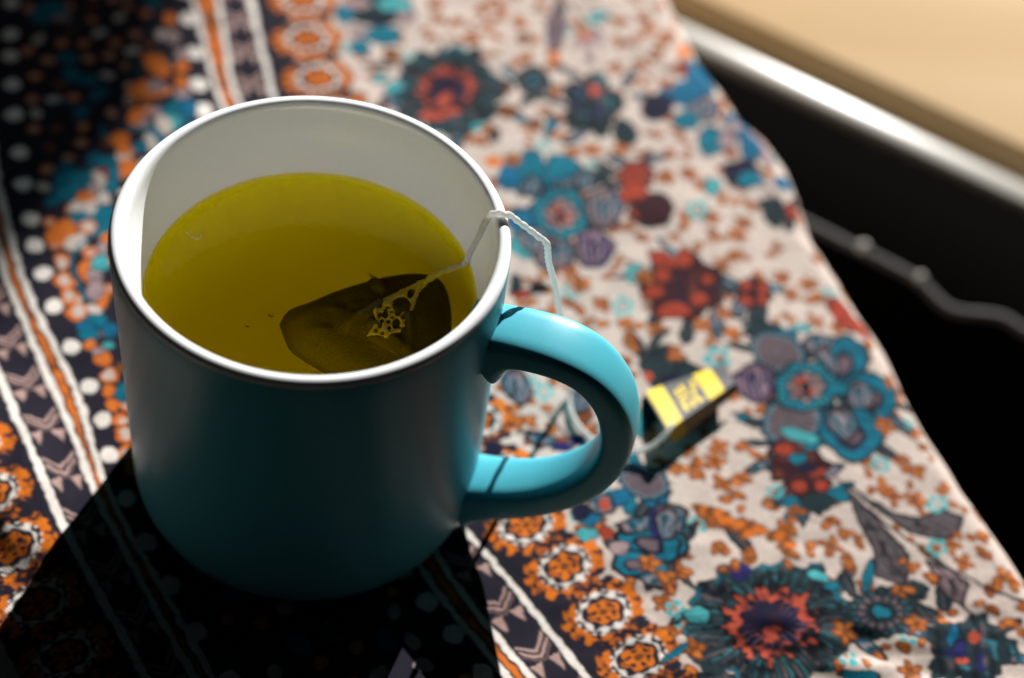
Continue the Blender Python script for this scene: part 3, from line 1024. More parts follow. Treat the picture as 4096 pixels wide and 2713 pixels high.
# --- shape: flat on the table, rolled over its edge, hanging down behind it
ea = edge_pts @ NDIR; eb = edge_pts @ EDIR
o_ = np.argsort(eb)
EB = np.interp(GB, eb[o_], ea[o_])
kk = np.hanning(25); kk /= kk.sum()
EB = np.convolve(np.pad(EB, 12, mode='edge'), kk, 'valid') - 0.70 * ER
EF = EB[None, :]
s_ = A - EF
ang = np.clip(s_ / ER, 0, 1.45)
hang = np.maximum(s_ - 1.45 * ER, 0)
fa = np.where(s_ < 0, A, EF + ER * np.sin(ang) + hang * math.cos(1.45))
fz = np.where(s_ < 0, 0, -ER * (1 - np.cos(ang)) - hang * math.sin(1.45))
rip = np.clip((PX - 6) / 8, 0, 1) * np.clip((1 - PY) / 4, 0, 1)
h = .05 * vnoise(PX, PY, 2.2, 61) + .015 * vnoise(PX * .5 - PY, PX + PY * .5, .8, 62)
h += rip * (.095 * vnoise(PX * .35 + PY * .1, PY - PX * .12, .42, 63) + .08 * vnoise(PX * .4, PY, .9, 64))
left = np.clip((-4.5 - PX) / 3, 0, 1) * np.clip((0.5 - PY) / 3, 0, 1)
h += left * .12 * vnoise(PX + PY * .3, PY * .5, .7, 65)
# a low fold running down the left edge: its near side turns away from the light
fd = -.5 * (PX + 7.9) - .866 * (PY + 2.2) + .12 * vnoise(PX, PY, 1.1, 68)
fold = np.where(fd < 0, np.clip(1 + fd / 4.0, 0, 1), np.clip(1 - fd / 1.7, 0, 1))
fold = fold * fold * (3 - 2 * fold)
h += .42 * fold * np.clip((np.hypot(PX, PY) - 5.2) / 2.2, 0, 1) * np.clip((-4.6 - PX) / 1.6, 0, 1) * np.clip((14 + PX) / 3, 0, 1)
edgew = np.clip(1 + s_ / 3, 0, 1)
h += edgew * (.10 * vnoise(B * .6, A * .3, 1.6, 66))
h -= .02
near = np.clip((np.hypot(PX, PY) - 4.3) / 1.2, 0, 1)
h = h * near + (-.04) * (1 - near)
sa = np.where(s_ < 0, 0, np.sin(ang)) * h; sz = np.cos(ang) * h
fa = fa + sa; fz = fz + sz
# the cloth also drops over an unseen near edge, added to cut bounce on the mug
BE = 13.0
s2 = B - BE
an2 = np.clip(s2 / ER, 0, 1.5); hg2 = np.maximum(s2 - 1.5 * ER, 0)
BB = np.where(s2 < 0, B, BE + ER * np.sin(an2) + hg2 * math.cos(1.5))
fz = fz + np.where(s2 < 0, 0, -ER * (1 - np.cos(an2)) - hg2 * math.sin(1.5))
X = fa * NDIR[0] + BB * EDIR[0]; Y = fa * NDIR[1] + BB * EDIR[1]
na, nb = A.shape
co = np.stack([X, Y, fz], -1).reshape(-1, 3) * CM
idx = np.arange(na * nb).reshape(na, nb)
fcs = np.stack([idx[:-1, :-1], idx[1:, :-1], idx[1:, 1:], idx[:-1, 1:]], -1).reshape(-1, 4)
me = bpy.data.meshes.new('tablecloth')
me.vertices.add(len(co)); me.vertices.foreach_set('co', co.astype(np.float32).ravel())
me.loops.add(fcs.size); me.loops.foreach_set('vertex_index', fcs.astype(np.int32).ravel())
me.polygons.add(len(fcs)); me.polygons.foreach_set('loop_start', np.arange(0, fcs.size, 4, dtype=np.int32))
me.update(calc_edges=True)
me.polygons.foreach_set('use_smooth', np.ones(len(fcs), bool))
at = me.color_attributes.new('print', 'FLOAT_COLOR', 'POINT')
at.data.foreach_set('color', np.concatenate([CLR.reshape(-1, 3), np.ones((na * nb, 1))], 1).astype(np.float32).ravel())
cloth = bpy.data.objects.new('tablecloth', me)
COL.objects.link(cloth)
tag(cloth, 'patterned cloth with orange, teal and cream flowers and dark bands under the mug', 'tablecloth')
m, nt, bs, out = material('printed_cotton')
an = node(nt, 'ShaderNodeAttribute', attribute_name='print')
tc = node(nt, 'ShaderNodeTexCoord')
w1 = node(nt, 'ShaderNodeTexWave', wave_type='BANDS', bands_direction='X'); w1.inputs['Scale'].default_value = 420
w2 = node(nt, 'ShaderNodeTexWave', wave_type='BANDS', bands_direction='Y'); w2.inputs['Scale'].default_value = 420
mp = node(nt, 'ShaderNodeMapping'); mp.inputs['Rotation'].default_value = (0, 0, R(28))
for ww in (w1, w2):
    ww.inputs['Distortion'].default_value = 1.5; ww.inputs['Detail'].default_value = 2
    nt.links.new(mp.outputs[0], ww.inputs[0])
nt.links.new(tc.outputs['Object'], mp.inputs[0])
mx = node(nt, 'ShaderNodeMath', operation='MAXIMUM')
nt.links.new(w1.outputs['Fac'], mx.inputs[0]); nt.links.new(w2.outputs['Fac'], mx.inputs[1])
mr = node(nt, 'ShaderNodeMapRange'); mr.inputs['To Min'].default_value = .78; mr.inputs['To Max'].default_value = 1.06
nt.links.new(mx.outputs[0], mr.inputs[0])
mul = node(nt, 'ShaderNodeVectorMath', operation='SCALE')
nt.links.new(an.outputs['Color'], mul.inputs[0]); nt.links.new(mr.outputs[0], mul.inputs['Scale'])
nt.links.new(mul.outputs[0], bs.inputs['Base Color'])
bs.inputs['Roughness'].default_value = .75
bs.inputs['Specular IOR Level'].default_value = .03
bump(nt, bs, mx.outputs[0], .35, .0002)
me.materials.append(m)
# ------------------------------------------------------------------ table under the cloth, ledge, rail and board behind it
def wood(name, c1, c2, scale, rough, grain_rot=0.0, spec=.4):
    m, nt, bs, out = material(name)
    tc = node(nt, 'ShaderNodeTexCoord'); mp = node(nt, 'ShaderNodeMapping')
    mp.inputs['Rotation'].default_value = (0, 0, grain_rot); mp.inputs['Scale'].default_value = (scale * .12, scale, scale)
    nz = node(nt, 'ShaderNodeTexNoise'); nz.inputs['Scale'].default_value = 1.0; nz.inputs['Detail'].default_value = 6; nz.inputs['Distortion'].default_value = 1.2
    cr = node(nt, 'ShaderNodeValToRGB')
    cr.color_ramp.elements[0].color = (*c1, 1); cr.color_ramp.elements[1].color = (*c2, 1)
    cr.color_ramp.elements[0].position = .32; cr.color_ramp.elements[1].position = .68
    nt.links.new(tc.outputs['Object'], mp.inputs[0]); nt.links.new(mp.outputs[0], nz.inputs[0]); nt.links.new(nz.outputs['Fac'], cr.inputs[0])
    nt.links.new(cr.outputs[0], bs.inputs['Base Color'])
    bs.inputs['Roughness'].default_value = rough; bs.inputs['Specular IOR Level'].default_value = spec
    bump(nt, bs, nz.outputs['Fac'], .2, .0005)
    return m

tc_ = EDIR * 0 + NDIR * (-8.0)
tan = (.62, .43, .22)
m_board = wood('tan_wood', (.37, .23, .09), (.57, .42, .25), 7.0, .7, R(24), .08)
m_dark = wood('dark_wood', (.05, .03, .018), (.12, .075, .04), 14.0, .5)
# table top follows the straight of the cloth's edge
v, f = box(*(NDIR * (-9.5) + EDIR * (-19)), -3.2, -0.30, EDIR, NDIR, 31.8, 22.3, .4)
tb_ = empty('table', (NDIR[0] * -9.5, NDIR[1] * -9.5, -75))
tag(tb_, 'wooden table hidden under the flowered cloth', 'table')
link('tabletop', v, f, m_dark, tb_)
for sx, sy in ((-1, -1), (-1, 1), (1, -1), (1, 1)):
    c_ = NDIR * (-9.5 + sx * 18) + EDIR * (-19 + sy * 27)
    v, f = box(c_[0], c_[1], -75, -3.2, EDIR, NDIR, 2.2, 2.2, .3)
    link('leg', v, f, m_dark, tb_)

# black ledge: its upper front edge is dented; a grey tube paints the light there
GD = np.array((.910, -.415)); QD = np.array((.415, .910))
m_blk, nt, bs, out = material('black_lacquer')
nz = node(nt, 'ShaderNodeTexNoise'); nz.inputs['Scale'].default_value = 60; nz.inputs['Detail'].default_value = 4
mr = node(nt, 'ShaderNodeMapRange'); mr.inputs['To Min'].default_value = .42; mr.inputs['To Max'].default_value = .62
nt.links.new(nz.outputs['Fac'], mr.inputs[0]); nt.links.new(mr.outputs[0], bs.inputs['Roughness'])
bs.inputs['Base Color'].default_value = (.0018, .0016, .0015, 1)
bs.inputs['Specular IOR Level'].default_value = .0
LZ = -8.0
sv, sf = [], []
G0 = np.concatenate([np.linspace(-60, 4, 10), np.linspace(5, 24, 96), np.linspace(26, 80, 10)])
def dent(g):
    return -.55 * math.exp(-((g - 11.7) / 1.1) ** 2) + .15 * math.exp(-((g - 13.6) / .7) ** 2)
PR = [(0.0, -58.0, 0), (0.0, -1.2, 0), (0.0, -.75, .6), (.06, -.42, 1), (.2, -.17, 1), (.42, -.05, 1), (.75, 0.0, .6), (1.4, 0.0, .2), (6.2, 0.0, 0), (6.2, -1.0, 0)]
for g in G0:
    for q, z, dw in PR:
        q_ = 25.05 + q + dent(g) * dw
        p = GD * g + QD * q_
        zz = LZ + z + (dent(g) * .25 * dw if dw else 0)
        sv.append((p[0], p[1], max(zz, -70)))
k = len(PR)
for i in range(len(G0) - 1):
    for j in range(k - 1):
        sf.append((i * k + j, (i + 1) * k + j, (i + 1) * k + j + 1, i * k + j + 1))
led = empty('ledge', (GD[0] * 10 + QD[0] * 28, GD[1] * 10 + QD[1] * 28, -66))
tag(led, 'black glossy ledge beyond the cloth with a dented front edge', 'ledge')
link('ledge_body', sv, sf, m_blk, led)
m_highlight, nt, bs, out = material('grey_edge_highlight')  # grey colour stands in for light caught along the ledge edge
nz = node(nt, 'ShaderNodeTexNoise'); nz.inputs['Scale'].default_value = 90; nz.inputs['Detail'].default_value = 5
cr = node(nt, 'ShaderNodeValToRGB'); cr.color_ramp.elements[0].color = (.028, .027, .026, 1); cr.color_ramp.elements[1].color = (.07, .067, .063, 1)
nt.links.new(nz.outputs['Fac'], cr.inputs[0]); nt.links.new(cr.outputs[0], bs.inputs['Base Color'])
bs.inputs['Roughness'].default_value = .6; bs.inputs['Specular IOR Level'].default_value = .15
bump(nt, bs, nz.outputs['Fac'], .5, .002)
tp = [(*(GD * g + QD * (25.05 + .28 + dent(g))), LZ - .10 + dent(g) * .25) for g in G0]
v, f = tube(tp, .22, 10)
link('edge_highlight', v, f, m_highlight, led)
m_glint, nt, bs, out = material('pale_glint')  # pale beads imitate glints on the edge by plain diffuse colour
bs.inputs['Base Color'].default_value = (.40, .40, .37, 1); bs.inputs['Roughness'].default_value = .4
for g, r in ((7.75, .23), (10.2, .19)):
    p = GD * g + QD * (25.05 + .24 + dent(g))
    v, f = lathe([(r * math.sin(a), r * math.cos(a)) for a in np.linspace(0, math.pi, 9)], 12)
    d_ = link('glint', [(x + p[0], y + p[1], z + LZ + .19 + dent(g) * .25) for x, y, z in v], [q[::-1] for q in f], m_glint, led)

# bright metal rail between ledge and board
m_met, nt, bs, out = material('brushed_metal')
tcn = node(nt, 'ShaderNodeTexCoord'); mpn = node(nt, 'ShaderNodeMapping'); mpn.inputs['Rotation'].default_value = (0, 0, R(24.5)); mpn.inputs['Scale'].default_value = (6, 900, 900)
nz = node(nt, 'ShaderNodeTexNoise'); nz.inputs['Scale'].default_value = 1.0; nz.inputs['Detail'].default_value = 3
nt.links.new(tcn.outputs['Object'], mpn.inputs[0]); nt.links.new(mpn.outputs[0], nz.inputs[0])
bs.inputs['Metallic'].default_value = .0; bs.inputs['Base Color'].default_value = (.26, .25, .22, 1); bs.inputs['Roughness'].default_value = .27; bs.inputs['Specular IOR Level'].default_value = .08
bump(nt, bs, nz.outputs['Fac'], .15, .0003)
v, f = box(*(GD * 10 + QD * 32.5), LZ - 2.0, LZ, GD, QD, 90, .70, .3)
o = link('metal_rail', v, f, m_met)
tag(o, 'pale shiny metal rail running between the black ledge and the tan board', 'rail')
# tan board
v, f = box(*(GD * 10 + QD * 63.3), LZ - 3.0, LZ - .1, GD, QD, 90, 28.2, .25)
o = link('wooden_board', v, f, m_board)
tag(o, 'sunlit tan wooden board at the upper right', 'board')
# floor
m_fl = wood('brown_floor', (.16, .10, .055), (.30, .20, .11), 6.0, .5)
v = [(-300, -300, -75), (300, -300, -75), (300, 300, -75), (-300, 300, -75)]
o = link('floor', v, [(0, 1, 2, 3)], m_fl); o['kind'] = 'structure'

# unseen dark sheet, added to shade the cloth's upper left corner and left side
m_shade, nt, bs, out = material('dark_shade_sheet')
bs.inputs['Base Color'].default_value = (.03, .028, .03, 1); bs.inputs['Roughness'].default_value = .9
trc = node(nt, 'ShaderNodeBsdfTransparent'); mxc = node(nt, 'ShaderNodeMixShader'); mxc.inputs[0].default_value = .04   # lets a little sun through, softening the added shade
nt.links.new(bs.outputs[0], mxc.inputs[1]); nt.links.new(trc.outputs[0], mxc.inputs[2]); nt.links.new(mxc.outputs[0], out.inputs['Surface'])
sh = np.array([(-6.0, 24.5), (-7.8, 19.5), (-8.0, 18.0), (-7.5, 15.1), (-7.3, 12.9), (-8.1, 10.7), (-8.0, 9.3), (-8.9, 7.8), (-8.9, 6.2), (-9.4, 5.1), (-9.8, 3.8), (-10.6, 2.2), (-12.0, 1.0), (-12.6, -1), (-12.9, -4), (-13.0, -9), (-13.2, -16), (-13.5, -24)])
LN = np.array((-math.sin(LAZ), math.cos(LAZ), 0)); L3 = np.array((math.cos(LAZ), math.sin(LAZ), 0))
cv, cf = [], []
sx = catmull(sh, 6)
M_ = 26
for p in sx:
    # where the ray from this point of the shadow's edge meets an upright plane 1.7 m off
    p3 = np.array((p[0], p[1], 0.0)); dd = SUN - p3
    e0 = p3 + dd * ((170.0 - p3 @ L3) / (dd @ L3))
    for j in range(M_):
        u = j / (M_ - 1) * 60.0
        q = e0 + LN * u + L3 * (1.2 * math.sin(u * 1.1) * min(1, u / 3))
        cv.append(tuple(q))
for i in range(len(sx) - 1):
    for j in range(M_ - 1):
        cf.append((i * M_ + j, (i + 1) * M_ + j, (i + 1) * M_ + j + 1, i * M_ + j + 1))
o = link('shade_sheet', cv, cf, m_shade)
tag(o, 'unseen dark sheet added to shade the upper left of the cloth', 'shade_sheet')
# ------------------------------------------------------------------ the mug
m_tq, nt, bs, out = material('turquoise_glaze')
nz = node(nt, 'ShaderNodeTexNoise'); nz.inputs['Scale'].default_value = 900; nz.inputs['Detail'].default_value = 2
n2 = node(nt, 'ShaderNodeTexNoise'); n2.inputs['Scale'].default_value = 45; n2.inputs['Detail'].default_value = 3
cr = node(nt, 'ShaderNodeValToRGB'); cr.color_ramp.elements[0].color = (.068, .38, .475, 1); cr.color_ramp.elements[1].color = (.082, .435, .53, 1)
nt.links.new(n2.outputs['Fac'], cr.inputs[0]); nt.links.new(cr.outputs[0], bs.inputs['Base Color'])
bs.inputs['Roughness'].default_value = .34; bs.inputs['Coat Weight'].default_value = .0
bs.inputs['Specular IOR Level'].default_value = .15
bump(nt, bs, nz.outputs['Fac'], .05, .0002)
m_wh, nt, bs, out = material('white_glaze')
nz = node(nt, 'ShaderNodeTexNoise'); nz.inputs['Scale'].default_value = 60; nz.inputs['Detail'].default_value = 3
cr = node(nt, 'ShaderNodeValToRGB'); cr.color_ramp.elements[0].color = (.80, .825, .845, 1); cr.color_ramp.elements[1].color = (.84, .865, .885, 1)
nt.links.new(nz.outputs['Fac'], cr.inputs[0]); nt.links.new(cr.outputs[0], bs.inputs['Base Color'])
bs.inputs['Roughness'].default_value = .16

mug = empty('mug', (0, 0, 0))
tag(mug, 'turquoise mug with white inside and rim, holding tea on the patterned cloth', 'mug')
prof = [(0, .12), (3.5, .12), (3.7, .02), (3.95, 0), (4.12, .04), (4.28, .16), (4.40, .34), (4.47, .58), (4.495, .85), (4.5, 1.2), (4.5, 5.0), (4.5, 8.5), (4.5, 8.95), (4.486, 9.015)]
v, f = lathe(prof)
link('mug_body', v, f, m_tq, mug)
prof = [(4.474, 8.99), (4.489, 9.012), (4.482, 9.045), (4.462, 9.08), (4.432, 9.12), (4.385, 9.144), (4.33, 9.152), (4.275, 9.15), (4.23, 9.135), (4.192, 9.095), (4.16, 9.03), (4.14, 8.95), (4.125, 8.8), (4.11, 8.62), (4.075, 8.4), (4.02, 8.15),
        (3.965, 7.9), (3.92, 7.6), (3.89, 7.3), (3.87, 6.9), (3.86, 6.0), (3.85, 4.4), (3.80, 3.4), (3.65, 2.5), (3.35, 1.75), (2.85, 1.15), (2.1, .80), (1.2, .66), (0, .62)]
v, f = lathe(prof)
link('lining', v, f, m_wh, mug)

# handle: a flattened strap swept along its side view
HAZ = R(-8.0)
HE = np.array((math.cos(HAZ), math.sin(HAZ), 0)); HN = np.array((-HE[1], HE[0], 0))
hp = [(4.30, 7.00, .86, .86), (4.55, 7.18, .66, .78), (4.85, 7.34, .50, .75), (5.25, 7.43, .43, .75), (5.75, 7.46, .40, .76), (6.25, 7.40, .38, .76), (6.75, 7.19, .38, .74), (7.2, 6.78, .39, .72), (7.55, 6.2, .40, .71), (7.75, 5.5, .41, .71),
      (7.80, 4.8, .42, .71), (7.68, 4.05, .43, .71), (7.40, 3.35, .44, .71), (6.95, 2.7, .46, .72), (6.4, 2.15, .48, .73), (5.75, 1.70, .52, .75), (5.1, 1.38, .58, .78), (4.6, 1.15, .66, .84), (4.28, 1.0, .76, .92)]
H = catmull(hp, 8)
NS = 40
hv, hf = [], []
tg = np.gradient(H[:, :2], axis=0); tg /= np.linalg.norm(tg, axis=1)[:, None]
for i, (rho, z, th, wd) in enumerate(H):
    n2_ = np.array((-tg[i, 1], tg[i, 0]))
    for k in range(NS):
        a = 2 * math.pi * k / NS
        ca, sa_ = math.cos(a), math.sin(a)
        e = 2 / 4.6
        x = wd * math.copysign(abs(ca) ** e, ca); y = th * math.copysign(abs(sa_) ** e, sa_)
        y *= 1 - .10 * (x / wd) ** 2
        p = HE * (rho + n2_[0] * y) + HN * x
        hv.append((p[0], p[1], z + n2_[1] * y))
for i in range(len(H) - 1):
    for k in range(NS):
        hf.append((i * NS + k, i * NS + (k + 1) % NS, (i + 1) * NS + (k + 1) % NS, (i + 1) * NS + k))
link('handle', hv, hf, m_tq, mug)

# ------------------------------------------------------------------ the tea
TZ = 6.98
m_tea, nt, bs, out = material('green_tea')
nt.nodes.remove(bs)
fr = node(nt, 'ShaderNodeFresnel'); fr.inputs['IOR'].default_value = 1.33
tr = node(nt, 'ShaderNodeBsdfTransparent'); tr.inputs['Color'].default_value = (1.0, .90, .5, 1); gl = node(nt, 'ShaderNodeBsdfGlossy'); gl.inputs['Roughness'].default_value = .015
ms = node(nt, 'ShaderNodeMixShader')
geo_ = node(nt, 'ShaderNodeNewGeometry'); frm = node(nt, 'ShaderNodeMath', operation='MULTIPLY'); inv = node(nt, 'ShaderNodeMath', operation='SUBTRACT')
inv.inputs[0].default_value = 1.0; nt.links.new(geo_.outputs['Backfacing'], inv.inputs[1])
nt.links.new(fr.outputs[0], frm.inputs[0]); nt.links.new(inv.outputs[0], frm.inputs[1])
nt.links.new(frm.outputs[0], ms.inputs[0]); nt.links.new(tr.outputs[0], ms.inputs[1]); nt.links.new(gl.outputs[0], ms.inputs[2])
nt.links.new(ms.outputs[0], out.inputs['Surface'])
ab = node(nt, 'ShaderNodeVolumeAbsorption'); ab.inputs['Color'].default_value = (.9945, .9915, .0, 1); ab.inputs['Density'].default_value = 600.0
sc_ = node(nt, 'ShaderNodeVolumeScatter'); sc_.inputs['Color'].default_value = (1.0, .84, .0, 1); sc_.inputs['Density'].default_value = 1.6; sc_.inputs['Anisotropy'].default_value = .0
ad = node(nt, 'ShaderNodeAddShader')
nt.links.new(ab.outputs[0], ad.inputs[0]); nt.links.new(sc_.outputs[0], ad.inputs[1]); nt.links.new(ad.outputs[0], out.inputs['Volume'])
prof = [(0, TZ), (2.5, TZ), (3.4, TZ), (3.65, TZ + .005), (3.76, TZ + .025), (3.82, TZ + .06), (3.86, TZ + .11), (3.93, TZ + .15), (3.95, TZ - .4), (3.93, 2.0), (3.7, .85), (2.4, .56), (0, .5)]
v, f = lathe(prof, 96)
tea = link('tea', v, [q[::-1] for q in f], m_tea)
tag(tea, 'olive yellow green tea filling the turquoise mug', 'tea')

# ------------------------------------------------------------------ the teabag, its string and its tag
bag = empty('teabag', (1.4, -.3, 5.2))
tag(bag, 'teabag steeping in the mug, its string over the rim to a black and yellow tag', 'teabag')
m_bag, nt, bs, out = material('wet_teabag_paper')
nz = node(nt, 'ShaderNodeTexNoise'); nz.inputs['Scale'].default_value = 260; nz.inputs['Detail'].default_value = 5; nz.inputs['Roughness'].default_value = .7
n2 = node(nt, 'ShaderNodeTexVoronoi'); n2.inputs['Scale'].default_value = 420
cr = node(nt, 'ShaderNodeValToRGB'); cr.color_ramp.elements[0].color = (.002, .0016, .0008, 1); cr.color_ramp.elements[1].color = (.19, .145, .045, 1)
cr.color_ramp.elements[0].position = .42; cr.color_ramp.elements[1].position = .68
nt.links.new(nz.outputs['Fac'], cr.inputs[0]); nt.links.new(cr.outputs[0], bs.inputs['Base Color'])
bs.inputs['Roughness'].default_value = .9; bs.inputs['Specular IOR Level'].default_value = .0
bump(nt, bs, n2.outputs['Distance'], .5, .0006)
outl = np.array([(-0.7, -0.32), (-0.57, 0.14), (-0.08, 0.54), (0.38, 0.94), (0.93, 1.32), (1.51, 1.66), (2.25, 1.92), (2.82, 1.82), (3.17, 1.17), (3.36, 0.16), (3.39, -1.02), (3.06, -1.85), (2.32, -2.31), (1.47, -2.12), (0.74, -1.64), (0.15, -1.33), (-0.32, -1.01)])
outl = catmull(list(outl) + [outl[0]], 5)[:-1]
def segd(x, y, p, q):
    p = np.array(p); q = np.array(q); e = q - p
    t = np.clip(((x - p[0]) * e[0] + (y - p[1]) * e[1]) / (e @ e), 0, 1)
    return np.hypot(x - p[0] - t * e[0], y - p[1] - t * e[1])
bc = np.array((1.45, -.2))
NR = 34
bv, bf = [], []
n = len(outl)
for side in (1, -1):
    for ring in range(NR + 1):
        tt = ring / NR
        for p in outl:
            q = bc + (p - bc) * tt
            x, y = q
            de = (1 - tt) * 1.9
            puff = .62 * (1 - math.exp(-max(de - .14, 0) / .35)) + .02
            base = 5.98 + .16 * (x + .7) / 4.0
            z = base + side * puff
            if side == 1:
                ed = min(1, de / .5)
                z += ed * (.07 * vnoise(x, y, .55, 71) + .04 * vnoise(x, y, .22, 72))
                z += ed * .16 * math.exp(-(segd(x, y, (1.55, -.55), (2.56, -1.15)) / .13) ** 2)
                z += ed * .18 * math.exp(-(segd(x, y, (2.37, -.2), (2.56, -1.15)) / .12) ** 2)
                z += ed * .22 * math.exp(-(segd(x, y, (1.25, 1.15), (1.6, .6)) / .10) ** 2)
                z += ed * .20 * math.exp(-(segd(x, y, (1.04, -.58), (1.58, .1)) / .12) ** 2)
                z += min(1, de / .3) * .26 * math.exp(-(math.hypot(x - 2.05, y - .05) / .75) ** 2)
            bv.append((x, y, z))
for side in range(2):
    o0 = side * (NR + 1) * n
    for r_ in range(NR):
        for k in range(n):
            q = (o0 + r_ * n + k, o0 + r_ * n + (k + 1) % n, o0 + (r_ + 1) * n + (k + 1) % n, o0 + (r_ + 1) * n + k)
            bf.append(q if side == 0 else q[::-1])
link('pouch', bv, bf, m_bag, bag)

# loose corner of the paper folded over beside the froth
m_fold, nt, bs, out = material('thin_wet_paper')
nz = node(nt, 'ShaderNodeTexNoise'); nz.inputs['Scale'].default_value = 300
cr = node(nt, 'ShaderNodeValToRGB'); cr.color_ramp.elements[0].color = (.10, .07, .015, 1); cr.color_ramp.elements[1].color = (.22, .16, .04, 1)
nt.links.new(nz.outputs['Fac'], cr.inputs[0]); nt.links.new(cr.outputs[0], bs.inputs['Base Color'])
bs.inputs['Roughness'].default_value = .8; bs.inputs['Alpha'].default_value = .55; bs.inputs['Specular IOR Level'].default_value = .0
def flap(name, A_, B_, C_2, up):
    A_, B_, C_2 = (np.array(q, float) for q in (A_, B_, C_2))
    vv, ff, n_ = [], [], 12
    ids = {}
    for i in range(n_ + 1):
        for j in range(n_ + 1 - i):
            a, b = i / n_, j / n_
            p = A_ * (1 - a - b) + B_ * a + C_2 * b
            p[2] += up * math.sin(math.pi * min(1, a + b)) + .03 * vnoise(p[0], p[1], .25, 77)
            ids[i, j] = len(vv); vv.append(tuple(p))
    for i in range(n_):
        for j in range(n_ - i):
            ff.append((ids[i, j], ids[i + 1, j], ids[i, j + 1]))
            if (i + 1, j + 1) in ids: ff.append((ids[i + 1, j], ids[i + 1, j + 1], ids[i, j + 1]))
    return link(name, vv, ff, m_fold, bag)
flap('paper_fold', (2.40, -.15, 6.84), (1.50, -1.02, 6.82), (2.62, -1.35, 6.66), .02)
flap('paper_fold', (1.45, -.95, 6.80), (1.25, -.30, 6.70), (1.62, .20, 6.80), .02)
flap('paper_fold', (1.10, 1.30, 6.55), (1.62, .95, 6.66), (1.55, .35, 6.80), .02)
# string
m_str, nt, bs, out = material('cotton_string')
nz = node(nt, 'ShaderNodeTexNoise'); nz.inputs['Scale'].default_value = 1500; nz.inputs['Detail'].default_value = 3
cr = node(nt, 'ShaderNodeValToRGB'); cr.color_ramp.elements[0].color = (.72, .72, .69, 1); cr.color_ramp.elements[1].color = (.88, .88, .86, 1)
nt.links.new(nz.outputs['Fac'], cr.inputs[0]); nt.links.new(cr.outputs[0], bs.inputs['Base Color'])
bs.inputs['Roughness'].default_value = .85
bump(nt, bs, nz.outputs['Fac'], .6, .0004)
tl = node(nt, 'ShaderNodeBsdfTranslucent'); tl.inputs['Color'].default_value = (.85, .85, .82, 1); mx_ = node(nt, 'ShaderNodeMixShader'); mx_.inputs[0].default_value = .45   # thin cotton glows when lit from behind
nt.links.new(bs.outputs[0], mx_.inputs[1]); nt.links.new(tl.outputs[0], mx_.inputs[2]); nt.links.new(mx_.outputs[0], out.inputs['Surface'])
sp = [(2.35, .75, 6.72), (2.52, .99, 6.86), (2.80, 1.30, 6.90), (3.10, 1.52, 6.93), (3.38, 1.66, 7.0), (3.50, 1.64, 7.5), (3.62, 1.60, 8.05), (3.74, 1.50, 8.7), (3.84, 1.42, 9.05), (3.95, 1.37, 9.2), (4.14, 1.36, 9.235), (4.32, 1.40, 9.19),
      (4.60, 1.44, 8.93), (4.87, 1.45, 8.72), (5.12, 1.44, 8.55), (5.23, 1.42, 8.48), (5.27, 1.46, 8.3), (5.40, 1.78, 7.4), (5.69, 2.30, 6.0), (5.83, 2.75, 5.0), (5.97, 3.26, 4.0), (6.15, 3.55, 3.0), (6.33, 3.79, 2.0), (6.52, 4.02, 1.0),
      (6.65, 4.02, .28), (6.71, 3.57, .09), (6.93, 2.93, .08), (7.44, 2.41, .08), (8.08, 2.13, .09), (8.66, 2.15, .16), (9.10, 2.32, .28), (9.46, 2.62, .58), (9.60, 2.95, .62)]
pth = catmull(sp, 12)
wv = np.stack([vnoise(np.arange(len(pth)) * .13, np.zeros(len(pth)), 1, q) for q in (81, 82, 83)], 1) * .018
pth = pth + wv
rd = .074 * (1 + .08 * vnoise(np.arange(len(pth)) * .35, np.zeros(len(pth)), 1, 85))
# resample evenly so the twist of the two strands shows
sl = np.concatenate([[0], np.cumsum(np.linalg.norm(np.diff(pth, axis=0), axis=1))])
ns = int(sl[-1] / .035); ss = np.linspace(0, sl[-1], ns)
pth = np.stack([np.interp(ss, sl, pth[:, k]) for k in range(3)], 1); rd = np.interp(ss, sl, rd)
v, f = tube(pth, rd, 12, twist=13.0, ell=.13)
link('string', v, f, m_str, bag)

# tag: a folded slip, its fold raised off the cloth
m_tk, nt, bs, out = material('black_printed_card')
nz = node(nt, 'ShaderNodeTexNoise'); nz.inputs['Scale'].default_value = 800
cr = node(nt, 'ShaderNodeValToRGB'); cr.color_ramp.elements[0].color = (.022, .022, .026, 1); cr.color_ramp.elements[1].color = (.05, .05, .055, 1)
nt.links.new(nz.outputs['Fac'], cr.inputs[0]); nt.links.new(cr.outputs[0], bs.inputs['Base Color']); bs.inputs['Roughness'].default_value = .5
m_ty, nt, bs, out = material('yellow_print')
nz = node(nt, 'ShaderNodeTexNoise'); nz.inputs['Scale'].default_value = 500
cr = node(nt, 'ShaderNodeValToRGB'); cr.color_ramp.elements[0].color = (.62, .43, .002, 1); cr.color_ramp.elements[1].color = (.70, .50, .004, 1)
nt.links.new(nz.outputs['Fac'], cr.inputs[0]); nt.links.new(cr.outputs[0], bs.inputs['Base Color']); bs.inputs['Roughness'].default_value = .5
m_tb, nt, bs, out = material('brown_card')
nz = node(nt, 'ShaderNodeTexNoise'); nz.inputs['Scale'].default_value = 600
cr = node(nt, 'ShaderNodeValToRGB'); cr.color_ramp.elements[0].color = (.34, .23, .14, 1); cr.color_ramp.elements[1].color = (.44, .31, .20, 1)
nt.links.new(nz.outputs['Fac'], cr.inputs[0]); nt.links.new(cr.outputs[0], bs.inputs['Base Color']); bs.inputs['Roughness'].default_value = .8
QA, QDp, QC, QB = (np.array(q) for q in ((8.78, 4.38, .06), (9.46, 2.70, .60), (11.29, 4.83, .60), (10.97, 5.90, .03)))
